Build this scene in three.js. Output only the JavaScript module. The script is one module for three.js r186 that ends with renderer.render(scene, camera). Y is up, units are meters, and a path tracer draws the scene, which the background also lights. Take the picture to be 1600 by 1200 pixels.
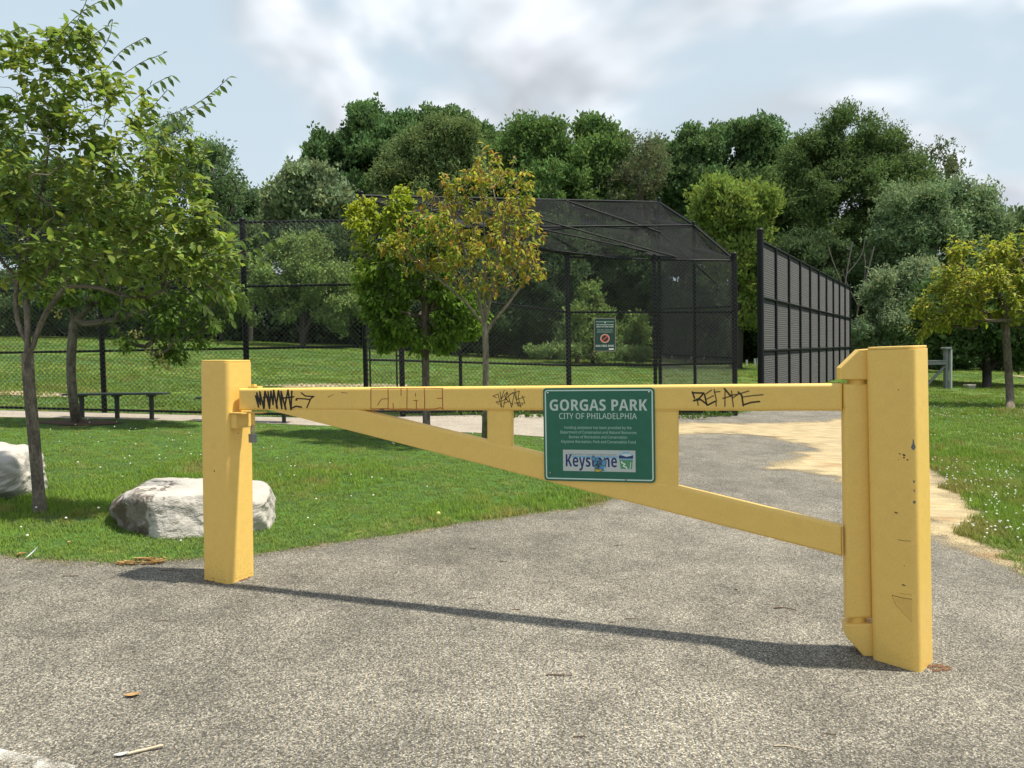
import * as THREE from 'three';
import { mergeGeometries } from 'three/addons/utils/BufferGeometryUtils.js';
import { TessellateModifier } from 'three/addons/modifiers/TessellateModifier.js';

// ---------------------------------------------------------------- camera, sky, sun, exposure
const scene = new THREE.Scene();
const camera = new THREE.PerspectiveCamera(53.13, 4 / 3, 0.1, 900);
camera.position.set(0, 1.6, 0);
camera.rotation.set(THREE.MathUtils.degToRad(-2.1), 0, THREE.MathUtils.degToRad(-1.0), 'YXZ');
camera.updateMatrixWorld(true);
scene.add(camera);
const renderer = new THREE.WebGLRenderer();
renderer.toneMapping = THREE.LinearToneMapping;
renderer.toneMappingExposure = 1.42;
renderer.shadowMap.enabled = true;

const SUN = new THREE.Vector3(0.44, 1, 0.02).normalize();
const sun = new THREE.DirectionalLight(new THREE.Color(1, 0.93, 0.8), 4.8);
sun.name = 'sun';
sun.position.copy(SUN).multiplyScalar(80);
sun.castShadow = true;
sun.shadow.radius = 3.8;
sun.shadow.mapSize.set(4096, 4096);
Object.assign(sun.shadow.camera, { left: -60, right: 60, top: 60, bottom: -60, near: 1, far: 250 });
scene.add(sun, sun.target);

// ---------------------------------------------------------------- random numbers and noise
function rng(seed) {
  let s = seed >>> 0;
  return () => { s = (s + 0x6d2b79f5) | 0; let t = Math.imul(s ^ (s >>> 15), 1 | s); t = (t + Math.imul(t ^ (t >>> 7), 61 | t)) ^ t; return ((t ^ (t >>> 14)) >>> 0) / 4294967296; };
}
const V = (x = 0, y = 0, z = 0) => new THREE.Vector3(x, y, z);
const { clamp, lerp, smoothstep } = THREE.MathUtils;
const ss = (a, b, x) => { const t = clamp((x - a) / (b - a), 0, 1); return t * t * (3 - 2 * t); };
function hash3(x, y, z) {
  let h = Math.imul(x | 0, 374761393) ^ Math.imul(y | 0, 668265263) ^ Math.imul(z | 0, 2147483647 ^ 0x27d4eb2d);
  h = Math.imul(h ^ (h >>> 13), 1274126177); h ^= h >>> 16; h = Math.imul(h, 0x85ebca6b); h ^= h >>> 13;
  return (h >>> 0) / 4294967296;
}
function noise(x, y, z = 0) {
  const ix = Math.floor(x), iy = Math.floor(y), iz = Math.floor(z);
  let fx = x - ix, fy = y - iy, fz = z - iz;
  fx = fx * fx * (3 - 2 * fx); fy = fy * fy * (3 - 2 * fy); fz = fz * fz * (3 - 2 * fz);
  const l = (a, b, t) => a + (b - a) * t, h = (a, b, c) => hash3(ix + a, iy + b, iz + c);
  return l(l(l(h(0, 0, 0), h(1, 0, 0), fx), l(h(0, 1, 0), h(1, 1, 0), fx), fy), l(l(h(0, 0, 1), h(1, 0, 1), fx), l(h(0, 1, 1), h(1, 1, 1), fx), fy), fz);
}
function fbm(x, y, z = 0, o = 4) { let s = 0, a = 0.5, n = 0; for (let i = 0; i < o; i++) { s += a * noise(x, y, z); n += a; a *= 0.5; x = x * 2.03 + 17.1; y = y * 2.03 + 5.3; z = z * 2.03 + 9.7; } return s / n; }

// ---------------------------------------------------------------- sky: pale summer haze with soft cumulus
{
  const W = 1536, H = 768, data = new Float32Array(W * H * 4);
  for (let j = 0; j < H; j++) {
    const el = ((j + 0.5) / H - 0.5) * Math.PI, y = Math.sin(el), c = Math.cos(el);
    for (let i = 0; i < W; i++) {
      const az = ((i + 0.5) / W - 0.5) * 2 * Math.PI, x = Math.cos(az) * c, z = Math.sin(az) * c, o = (j * W + i) * 4;
      let r, g, b;
      if (y < 0) { r = 0.3; g = 0.33; b = 0.3; } else {
        const up = Math.pow(y, 0.55);
        r = lerp(0.54, 0.345, up); g = lerp(0.61, 0.455, up); b = lerp(0.645, 0.555, up);
        const k = 1 / (y + 0.42), px = x * k, pz = z * k;
        const w = fbm(px * 1.3 + 4, pz * 1.3 + 9, 2, 3) - 0.5;
        const n = fbm(px * 2.1 + 21.3 + w * 1.4, pz * 2.1 + 7.7 + w * 1.2, y * 1.8, 6);
        const n2 = fbm(px * 2.1 + 21.3 + w * 1.4 + 0.10, pz * 2.1 + 7.7 + w * 1.2, y * 1.8 + 0.12, 5);
        const cover = ss(0.44, 0.6, n), thick = ss(0.52, 0.72, n);
        const rim = clamp((n - n2) * 3.2, -0.18, 0.22);
        const lit = 0.615 + rim * 1.0 - 0.235 * thick * (1 - 0.4 * y);
        r = lerp(r, lit * (0.985 - 0.075 * thick), cover * 0.88); g = lerp(g, lit * (1.0 - 0.02 * thick), cover * 0.88); b = lerp(b, lit * (1.03 + 0.06 * thick) + 0.012, cover * 0.88);
      }
      data[o] = r; data[o + 1] = g; data[o + 2] = b; data[o + 3] = 1;
    }
  }
  const t = new THREE.DataTexture(data, W, H, THREE.RGBAFormat, THREE.FloatType);
  t.mapping = THREE.EquirectangularReflectionMapping; t.magFilter = THREE.LinearFilter; t.needsUpdate = true;
  scene.background = t; scene.environment = t;
}

// ---------------------------------------------------------------- the lie of the land, and sight lines of the 1600 x 1200 photograph
const softclip = (x, m) => (Math.abs(x) < m ? x : Math.sign(x) * (m + (1 - Math.exp(-(Math.abs(x) - m) / m)) * m * 0.5));
function Y(x, z) {
  const d = -z, xx = softclip(x, 30), dd = d < 50 ? d : 50 + (d - 50) * 0.1;
  return -0.125 - 0.042 * xx + 0.0275 * dd + ss(22, 46, d) * (0.28 + 0.56 * ss(2, -16, x));
}
const ray = (px, py) => V((px - 800) / 1200, (600 - py) / 1200, -1).applyQuaternion(camera.quaternion);
const at = (px, py, d) => { const r = ray(px, py); return r.multiplyScalar(d / -r.z).add(camera.position); };
function gnd(px, py, off = 0) {
  const r = ray(px, py); r.multiplyScalar(-1 / r.z);
  const f = (d) => camera.position.y + r.y * d - Y(r.x * d, -d) - off;
  let a = 0.5, b = 0.5;
  while (b < 160 && f(b) > 0) { a = b; b += 0.25; }
  for (let i = 0; i < 30; i++) { const m = (a + b) / 2; if (f(m) > 0) a = m; else b = m; }
  return V(r.x * b, Y(r.x * b, -b) + off, -b);
}
const baseAt = (px, d) => { const p = at(px, 560, d); p.y = Y(p.x, p.z); return p; };

// ---------------------------------------------------------------- names, labels, textures, geometry helpers
const taken = new Map();
function numbered(n) { const k = taken.get(n) ?? 0; taken.set(n, k + 1); return k ? n + '_' + String(k).padStart(3, '0') : n; }
function tag(o, label, category, group) { o.userData.label = label; if (category) o.userData.category = category; if (group) o.userData.group = group; return o; }
function thing(name, label, category, p = V(), turn = 0, group) {
  const o = new THREE.Group(); o.name = numbered(name); o.position.copy(p); o.rotation.y = turn; scene.add(o);
  return tag(o, label, category, group);
}
function mesh(name, g, m, parent) {
  const o = new THREE.Mesh(Array.isArray(g) ? merge(g) : g, m);
  o.castShadow = o.receiveShadow = true;
  o.name = parent ? name : numbered(name); (parent ?? scene).add(o); return o;
}
const structure = (o) => { o.userData.kind = 'structure'; return o; };
const stuff = (o) => { o.userData.kind = 'stuff'; return o; };
function merge(list) {
  const keys = ['position', 'normal', 'uv'];
  const l = list.map((g) => { let h = g.index ? g.toNonIndexed() : g; for (const k of Object.keys(h.attributes)) if (!keys.includes(k) && k !== 'color') h.deleteAttribute(k); return h; });
  return mergeGeometries(l);
}
function instanced(name, geo, mat, mats, cols, parent) {
  const o = new THREE.InstancedMesh(geo, mat, mats.length);
  o.castShadow = o.receiveShadow = true;
  mats.forEach((m, i) => { o.setMatrixAt(i, m); if (cols) o.setColorAt(i, cols[i]); });
  o.name = parent ? name : numbered(name); (parent ?? scene).add(o); return stuff(o);
}
const lin = (r, g, b) => new THREE.Color().setRGB(r, g, b);
const std = (c, rough = 0.7, more = {}) => new THREE.MeshStandardMaterial({ color: c, roughness: rough, ...more });
const leafMat = (t = 0.35, more = {}) => new THREE.MeshPhysicalMaterial({ color: lin(1, 1, 1), roughness: 1, transmission: t, thickness: 0, side: THREE.DoubleSide, ...more });
// a tiling texture from f(u, v) -> [r, g, b] in sRGB 0..1 (or one number)
function tex(n, f, { srgb = true, rep = 1 } = {}) {
  const d = new Uint8Array(n * n * 4);
  for (let j = 0; j < n; j++) for (let i = 0; i < n; i++) { const c = f(i, j), o = (j * n + i) * 4; for (let k = 0; k < 3; k++) d[o + k] = clamp((c.length ? c[k] : c) * 255, 0, 255); d[o + 3] = c.length > 3 ? clamp(c[3] * 255, 0, 255) : 255; }
  const t = new THREE.DataTexture(d, n, n); t.magFilter = THREE.LinearFilter; t.wrapS = t.wrapT = THREE.RepeatWrapping; t.repeat.set(rep, rep); t.flipY = false; t.needsUpdate = true;
  if (srgb) t.colorSpace = THREE.SRGBColorSpace; return t;
}
// value noise that tiles with p cells
function tiled(p, seed) { return (x, y) => { const ix = Math.floor(x), iy = Math.floor(y); let fx = x - ix, fy = y - iy; fx = fx * fx * (3 - 2 * fx); fy = fy * fy * (3 - 2 * fy); const m = (a) => ((a % p) + p) % p, h = (a, b) => hash3(m(ix + a), m(iy + b), seed); const u = h(0, 0) + (h(1, 0) - h(0, 0)) * fx, v = h(0, 1) + (h(1, 1) - h(0, 1)) * fx; return u + (v - u) * fy; }; }
function canvasTex(w, h, draw) { const c = document.createElement('canvas'); c.width = w; c.height = h; draw(c.getContext('2d'), w, h); const t = new THREE.CanvasTexture(c); t.colorSpace = THREE.SRGBColorSpace; t.anisotropy = 8; return t; }

const rodGeo = new Map();
function rod(a, b, r0, r1 = r0, sides = 6, caps = false) {                 // tapered rod from a to b
  const d = b.clone().sub(a), L = d.length();
  const g = new THREE.CylinderGeometry(r1, r0, L, sides, 1, !caps);
  g.applyQuaternion(new THREE.Quaternion().setFromUnitVectors(V(0, 1, 0), d.divideScalar(L)));
  const m = a.clone().add(b).multiplyScalar(0.5); g.translate(m.x, m.y, m.z); return g;
}
function box(w, h, l, x = 0, y = 0, z = 0) { const g = new THREE.BoxGeometry(w, h, l); g.translate(x, y, z); return g; }
function bevelled(points, depth, b = 0.01, seg = 3) {                       // an outline in x, y, its front face at z = 0, going back
  const s = new THREE.Shape(points.map((p) => new THREE.Vector2(p[0], p[1])));
  const g = new THREE.ExtrudeGeometry(s, { depth: depth - 2 * b, bevelEnabled: true, bevelThickness: b, bevelSize: b, bevelOffset: -b, bevelSegments: seg, curveSegments: 8 });
  g.translate(0, 0, -depth + b); return g;
}
function roundRect(w, h, r, n = 6) {
  const p = [];
  for (const [cx, cy, a0] of [[w / 2 - r, h / 2 - r, 0], [-w / 2 + r, h / 2 - r, 1], [-w / 2 + r, -h / 2 + r, 2], [w / 2 - r, -h / 2 + r, 3]])
    for (let i = 0; i <= n; i++) { const a = (a0 + i / n) * Math.PI / 2; p.push([cx + r * Math.cos(a), cy + r * Math.sin(a)]); }
  return p;
}
function ball(r, x, y, z, sy = 1) { const g = new THREE.SphereGeometry(r, 12, 8); g.scale(1, sy, 1); g.translate(x, y, z); return g; }

// ---------------------------------------------------------------- the ground: grass field, worn asphalt, pale path, spilled sand
const poly = (list) => list.map(([px, py]) => { const p = gnd(px, py); return [p.x, p.z]; });
function ragged(pts, step, amp, seed, open = false) {                                      // cut the sides into short pieces and fray them
  const out = [];
  for (let i = 0; i < pts.length - (open ? 1 : 0); i++) {
    const a = pts[i], b = pts[(i + 1) % pts.length], L = Math.hypot(b[0] - a[0], b[1] - a[1]), n = Math.max(1, Math.min(160, Math.round(L / step)));
    for (let k = 0; k < n; k++) { const t = k / n, x = lerp(a[0], b[0], t), z = lerp(a[1], b[1], t); out.push([x + (fbm(x * 3, z * 3, seed, 4) - 0.5) * amp * 2, z + (fbm(x * 3 + 40, z * 3, seed, 4) - 0.5) * amp * 2]); }
  }
  return out;
}
function inside(x, z, P) { let c = false; for (let i = 0, j = P.length - 1; i < P.length; j = i++) { const a = P[i], b = P[j]; if ((a[1] > z) !== (b[1] > z) && x < ((b[0] - a[0]) * (z - a[1])) / (b[1] - a[1]) + a[0]) c = !c; } return c; }
function sheet(P, hole, off) {
  const s = new THREE.Shape(P.map((p) => new THREE.Vector2(p[0], -p[1])));
  if (hole) s.holes.push(new THREE.Path(hole.map((p) => new THREE.Vector2(p[0], -p[1]))));
  const g = new THREE.ShapeGeometry(s), p = g.attributes.position, n = g.attributes.normal;
  for (let i = 0; i < p.count; i++) { const x = p.getX(i), z = -p.getY(i); p.setXYZ(i, x, Y(x, z) + off, z); }
  g.computeVertexNormals(); return g;
}
const lawnEdge = ragged(poly([[-600, 882], [-200, 873], [0, 868], [60, 873], [130, 878], [200, 881], [260, 878], [312, 873], [390, 867], [450, 859], [520, 849], [600, 838], [680, 826], [760, 813], [830, 803], [890, 797], [940, 788], [968, 779], [985, 765], [990, 745], [975, 722], [945, 703], [900, 690], [848, 683], [790, 679], [700, 675], [640, 671], [560, 668], [480, 665], [390, 661], [310, 658], [200, 656], [100, 654], [0, 652], [-200, 649], [-600, 645]]), 0.07, 0.06, 3);
const fenceLine = [[-16, -15.0], [-10, -15.0], [-2.95, -15.0], [-2.3, -15.7], [1.2, -17.0], [5.03, -17.5], [5.6, -18.6], [6.6, -20.4]];
const rightEdge = poly([[1340, 640], [1350, 655], [1395, 690], [1455, 733], [1478, 752], [1474, 764], [1500, 775], [1514, 786], [1510, 797], [1545, 803], [1500, 826], [1490, 838], [1530, 846], [1545, 858], [1580, 862], [1560, 872], [1592, 880], [1610, 905], [1700, 960], [1900, 1080]]);
const roadEdge = [...ragged([[14, 3], [-16, 3], ...fenceLine], 3, 0.0, 1, true), ...ragged(rightEdge, 0.08, 0.05, 8, true)];
const pathEdge = [...fenceLine.slice(0, 5), ...poly([[1000, 652], [985, 690], [945, 703], [900, 690], [848, 683], [790, 679], [700, 675], [560, 668], [390, 661], [200, 656], [0, 652], [-200, 649], [-600, 645]])];
const pathRag = ragged(pathEdge, 0.2, 0.03, 5);
const onGrass = (x, z) => inside(x, z, lawnEdge) || !(inside(x, z, roadEdge));

// grass-covered earth: one sheet to the horizon
const soilTex = (() => {
  const a = tiled(16, 1), b = tiled(64, 2), c = tiled(256, 3), e = tiled(8, 4);
  return tex(1024, (i, j) => {
    const x = i / 1024, y = j / 1024, n = 0.34 * a(x * 16, y * 16) + 0.3 * b(x * 64, y * 64) + 0.36 * c(x * 256, y * 256), q = e(x * 8, y * 8);
    const dry = ss(0.56, 0.8, 0.6 * q + 0.4 * n), k = 0.55 + 0.9 * n;
    return [lerp(0.34, 0.52, dry) * k, lerp(0.47, 0.5, dry) * k, lerp(0.13, 0.22, dry) * k];
  });
})();
{
  const xs = [], ds = [];
  for (let x = -170; x <= 170; x += Math.abs(x) < 40 ? 1.5 : 10) xs.push(x);
  for (let d = -12; d <= 330; d += d < 80 ? 1 : 12) ds.push(d);
  const pos = [], uv = [], col = [], idx = [];
  for (const d of ds) for (const x of xs) {
    pos.push(x, Y(x, -d), -d); uv.push(x / 3.1, d / 3.1);
    const strip = ss(0.35, 0.65, noise(x * 0.05 + 3, d * 0.45, 6)), n = 0.75 + 0.5 * fbm(x * 0.3, d * 0.6, 2, 3);
    const k = n * (0.85 + 0.35 * strip); col.push(k * (0.82 + 0.3 * strip) * 0.85, k * 0.85, k * 0.8);
  }
  const W = xs.length;
  for (let j = 0; j < ds.length - 1; j++) for (let i = 0; i < W - 1; i++) { const o = j * W + i; idx.push(o, o + 1, o + W, o + 1, o + W + 1, o + W); }
  const g = new THREE.BufferGeometry();
  g.setAttribute('position', new THREE.Float32BufferAttribute(pos, 3)); g.setAttribute('uv', new THREE.Float32BufferAttribute(uv, 2)); g.setAttribute('color', new THREE.Float32BufferAttribute(col, 3));
  g.setIndex(idx); g.computeVertexNormals();
  structure(mesh('ground', g, std(lin(0.7, 0.7, 0.7), 1, { map: soilTex, vertexColors: true, bumpMap: soilTex, bumpScale: 0.05, side: THREE.DoubleSide }))).userData.label = 'mown green grass field rising gently to the woods';
}
// chip-sealed asphalt: pale stones in a dark binder
{
  const N = 2048, M = 3.0, r = rng(5), cell = 420, tone = [], cx = [], cy = [];
  for (let k = 0; k < cell * cell; k++) { const s = r(); tone.push(s < 0.26 ? 0.33 + 0.1 * r() : s < 0.62 ? 0.48 + 0.11 * r() : s < 0.88 ? 0.61 + 0.1 * r() : 0.73 + 0.12 * r()); cx.push(r()); cy.push(r()); }
  const hgt = new Float32Array(N * N), big = tiled(12, 9), mid = tiled(48, 10);
  const map = tex(N, (i, j) => {
    const x = (i / N) * cell, y = (j / N) * cell, ix = Math.floor(x), iy = Math.floor(y); let d1 = 9, d2 = 9, w = 0;
    for (let a = -1; a <= 1; a++) for (let b = -1; b <= 1; b++) { const k = (((iy + b + cell) % cell) * cell) + ((ix + a + cell) % cell), dx = ix + a + cx[k] - x, dy = iy + b + cy[k] - y, d = dx * dx + dy * dy; if (d < d1) { d2 = d1; d1 = d; w = k; } else if (d < d2) d2 = d; }
    const e = ss(0.02, 0.22, Math.sqrt(d2) - Math.sqrt(d1)), t = tone[w] * lerp(0.62, 1, e) * (0.86 + 0.2 * big(i / N * 12, j / N * 12) + 0.12 * mid(i / N * 48, j / N * 48));
    hgt[j * N + i] = e * (0.5 + 0.5 * tone[w]); const warm = (w % 7) / 7;
    return [t * (1.0 + 0.03 * warm), t * 0.995, t * (0.975 - 0.06 * warm)];
  });
  const bump = tex(N, (i, j) => hgt[j * N + i], { srgb: false });
  const g = new TessellateModifier(0.7, 9).modify(sheet(roadEdge, lawnEdge, 0.004)), p = g.attributes.position, uv = g.attributes.uv, col = [];
  for (let i = 0; i < p.count; i++) { uv.setXY(i, p.getX(i) / M, p.getZ(i) / M); const k = 0.70 + 0.5 * fbm(p.getX(i) * 0.55 + 3, p.getZ(i) * 0.8, 4, 4); col.push(k * 1.03, k * 0.985, k * 0.9); }   // patches where oil and wear have darkened the stones
  g.setAttribute('color', new THREE.Float32BufferAttribute(col, 3));
  structure(mesh('asphalt_road', g, std(lin(0.63, 0.63, 0.62), 0.92, { map, vertexColors: true, bumpMap: bump, bumpScale: 0.0022 }))).userData.label = 'worn grey chip-sealed asphalt drive';
}
// the pale path along the fence
{
  const a = tiled(64, 21), b = tiled(256, 22), c = tiled(10, 23);
  const m = tex(768, (i, j) => { const x = i / 768, y = j / 768, k = 0.62 + 0.2 * b(x * 256, y * 256) + 0.09 * a(x * 64, y * 64) + 0.08 * c(x * 10, y * 10); return [k * 0.93, k * 0.885, k * 0.82]; });
  const g = sheet(pathRag, null, 0.008), p = g.attributes.position, uv = g.attributes.uv;
  for (let i = 0; i < p.count; i++) uv.setXY(i, p.getX(i) / 2.3, p.getZ(i) / 2.3);
  structure(mesh('path', g, std(lin(0.6, 0.59, 0.575), 0.95, { map: m, bumpMap: m, bumpScale: 0.004 }))).userData.label = 'pale gravelly path in front of the ball field fence';
}
// sand: a sheet whose grains thin out towards its rim
function sandSheet(name, label, polyPts, N, fray, off, color = [0.93, 0.84, 0.65], holes = []) {
  let x0 = 1e9, x1 = -1e9, z0 = 1e9, z1 = -1e9;
  for (const [x, z] of polyPts) { x0 = Math.min(x0, x); x1 = Math.max(x1, x); z0 = Math.min(z0, z); z1 = Math.max(z1, z); }
  x0 -= fray; x1 += fray; z0 -= fray; z1 += fray;
  const dist = (x, z) => { let m = 1e9; for (let i = 0, j = polyPts.length - 1; i < polyPts.length; j = i++) { const a = polyPts[j], b = polyPts[i], ux = b[0] - a[0], uz = b[1] - a[1], t = clamp(((x - a[0]) * ux + (z - a[1]) * uz) / (ux * ux + uz * uz + 1e-9), 0, 1); m = Math.min(m, Math.hypot(a[0] + ux * t - x, a[1] + uz * t - z)); } return inside(x, z, polyPts) ? m : -m; };
  const C = 160, coarse = new Float32Array((C + 1) * (C + 1));
  for (let j = 0; j <= C; j++) for (let i = 0; i <= C; i++) coarse[j * (C + 1) + i] = dist(lerp(x0, x1, i / C), lerp(z0, z1, j / C));
  const rr = rng(N + polyPts.length);
  const map = tex(N, (i, j) => {
    const u = i / N * C, v = j / N * C, iu = Math.floor(u), iv = Math.floor(v), fu = u - iu, fv = v - iv, q = (a, b) => coarse[(iv + b) * (C + 1) + iu + a];
    const d = lerp(lerp(q(0, 0), q(1, 0), fu), lerp(q(0, 1), q(1, 1), fu), fv), x = lerp(x0, x1, i / N), z = lerp(z0, z1, j / N);
    const s = d / fray + (fbm(x * 3.2, z * 3.2, 3, 4) - 0.5) * 1.6, cover = ss(-0.35, 0.75, s), a = rr() < cover ? ss(-0.5, 0.1, s) : 0;
    const k = 0.67 + 0.18 * rr() + 0.22 * (fbm(x * 5, z * 11, 8, 3) - 0.5), dirt = ss(0.58, 0.8, fbm(x * 1.6, z * 4.5, 11, 4)) * 0.35;
    return [color[0] * k * (1 - dirt * 0.25), color[1] * k * (1 - dirt * 0.45), color[2] * k * (1 - dirt * 0.6), a];
  });
  map.wrapS = map.wrapT = THREE.ClampToEdgeWrapping;
  const n = 24, pos = [], uv = [], idx = [];
  for (let j = 0; j <= n; j++) for (let i = 0; i <= n; i++) { const x = lerp(x0, x1, i / n), z = lerp(z0, z1, j / n); pos.push(x, Y(x, z) + off, z); uv.push(i / n, j / n); }
  for (let j = 0; j < n; j++) for (let i = 0; i < n; i++) { const o = j * (n + 1) + i; idx.push(o, o + n + 1, o + 1, o + 1, o + n + 1, o + n + 2); }
  const g = new THREE.BufferGeometry(); g.setAttribute('position', new THREE.Float32BufferAttribute(pos, 3)); g.setAttribute('uv', new THREE.Float32BufferAttribute(uv, 2)); g.setIndex(idx); g.computeVertexNormals();
  const o = mesh(name, g, std(lin(0.8, 0.8, 0.8), 1, { map, transparent: true })); o.castShadow = false;
  tag(structure(o), label); return o;
}
sandSheet('sand', 'pale tan sand washed across the drive beyond the gate and along the right lawn', poly([[980, 672], [1062, 661], [1130, 662], [1200, 662], [1260, 660], [1320, 655], [1380, 665], [1440, 712], [1470, 742], [1496, 764], [1530, 790], [1560, 815], [1572, 850], [1605, 880], [1650, 915], [1640, 930], [1600, 903], [1560, 880], [1500, 862], [1455, 846], [1420, 806], [1380, 772], [1315, 757], [1275, 750], [1292, 744], [1270, 740], [1240, 738], [1196, 732], [1200, 723], [1250, 709], [1286, 704], [1250, 694], [1200, 685], [1150, 678], [1100, 678], [1060, 681], [980, 690]]), 2048, 0.38, 0.009);
sandSheet('infield_dirt', 'strip of pale bare dirt on the field behind the bench', poly([[-300, 606], [-100, 609], [40, 612], [100, 615], [150, 619], [100, 622], [20, 619], [-300, 614]]), 256, 0.16, 0.02, [0.9, 0.82, 0.66]);
sandSheet('infield_dirt', 'patch of pale bare dirt on the field left of the tall fence post', poly([[405, 603], [450, 600.5], [520, 599.5], [580, 600], [640, 602], [640, 606], [560, 606], [450, 606]]), 256, 0.2, 0.02, [0.9, 0.82, 0.66]);
sandSheet('ground_patch', 'pale worn patch in the grass at the far right', poly([[1572, 588], [1600, 586.5], [1640, 587], [1640, 590], [1600, 590.5]]), 128, 0.3, 0.03, [0.8, 0.75, 0.55]);
// white paint line, worn, at the lower left
{
  const P = poly([[-90, 1149], [0, 1172], [70, 1187], [120, 1201], [100, 1214], [50, 1202], [0, 1189], [-90, 1164]]);
  let x0 = 1e9, x1 = -1e9, z0 = 1e9, z1 = -1e9; for (const [x, z] of P) { x0 = Math.min(x0, x); x1 = Math.max(x1, x); z0 = Math.min(z0, z); z1 = Math.max(z1, z); }
  const r = rng(77), N = 512, map = tex(N, (i, j) => { const x = lerp(x0, x1, i / N), z = lerp(z0, z1, j / N), w = fbm(x * 14, z * 14, 3, 4), on = ss(0.43, 0.58, w + (r() - 0.5) * 0.5); const k = 0.86 + 0.1 * r(); return [k, k * 0.985, k * 0.95, on]; });
  map.wrapS = map.wrapT = THREE.ClampToEdgeWrapping;
  const g = sheet(ragged(P, 0.04, 0.012, 4), null, 0.008), p = g.attributes.position, uv = g.attributes.uv;
  for (let i = 0; i < p.count; i++) uv.setXY(i, (p.getX(i) - x0) / (x1 - x0), (p.getZ(i) - z0) / (z1 - z0));
  tag(structure(mesh('painted_line', g, std(lin(0.85, 0.85, 0.85), 0.8, { map, transparent: true }))), 'worn white painted line on the asphalt at the lower left');
}

const L2 = gnd(120, 661);
sandSheet('mulch', 'ring of brown mulch round the foot of the leaning tree', Array.from({ length: 20 }, (_, i) => [L2.x + 0.75 * Math.cos(i / 20 * 6.283), L2.z + 0.42 * Math.sin(i / 20 * 6.283)]), 256, 0.16, 0.014, [0.42, 0.31, 0.22]);
{ const m = gnd(1579, 642); sandSheet('mulch', 'ring of bare soil round the foot of the right young tree', Array.from({ length: 20 }, (_, i) => [m.x + 0.45 * Math.cos(i / 20 * 6.283), m.z + 0.4 * Math.sin(i / 20 * 6.283)]), 128, 0.16, 0.03, [0.45, 0.34, 0.24]); }
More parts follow.
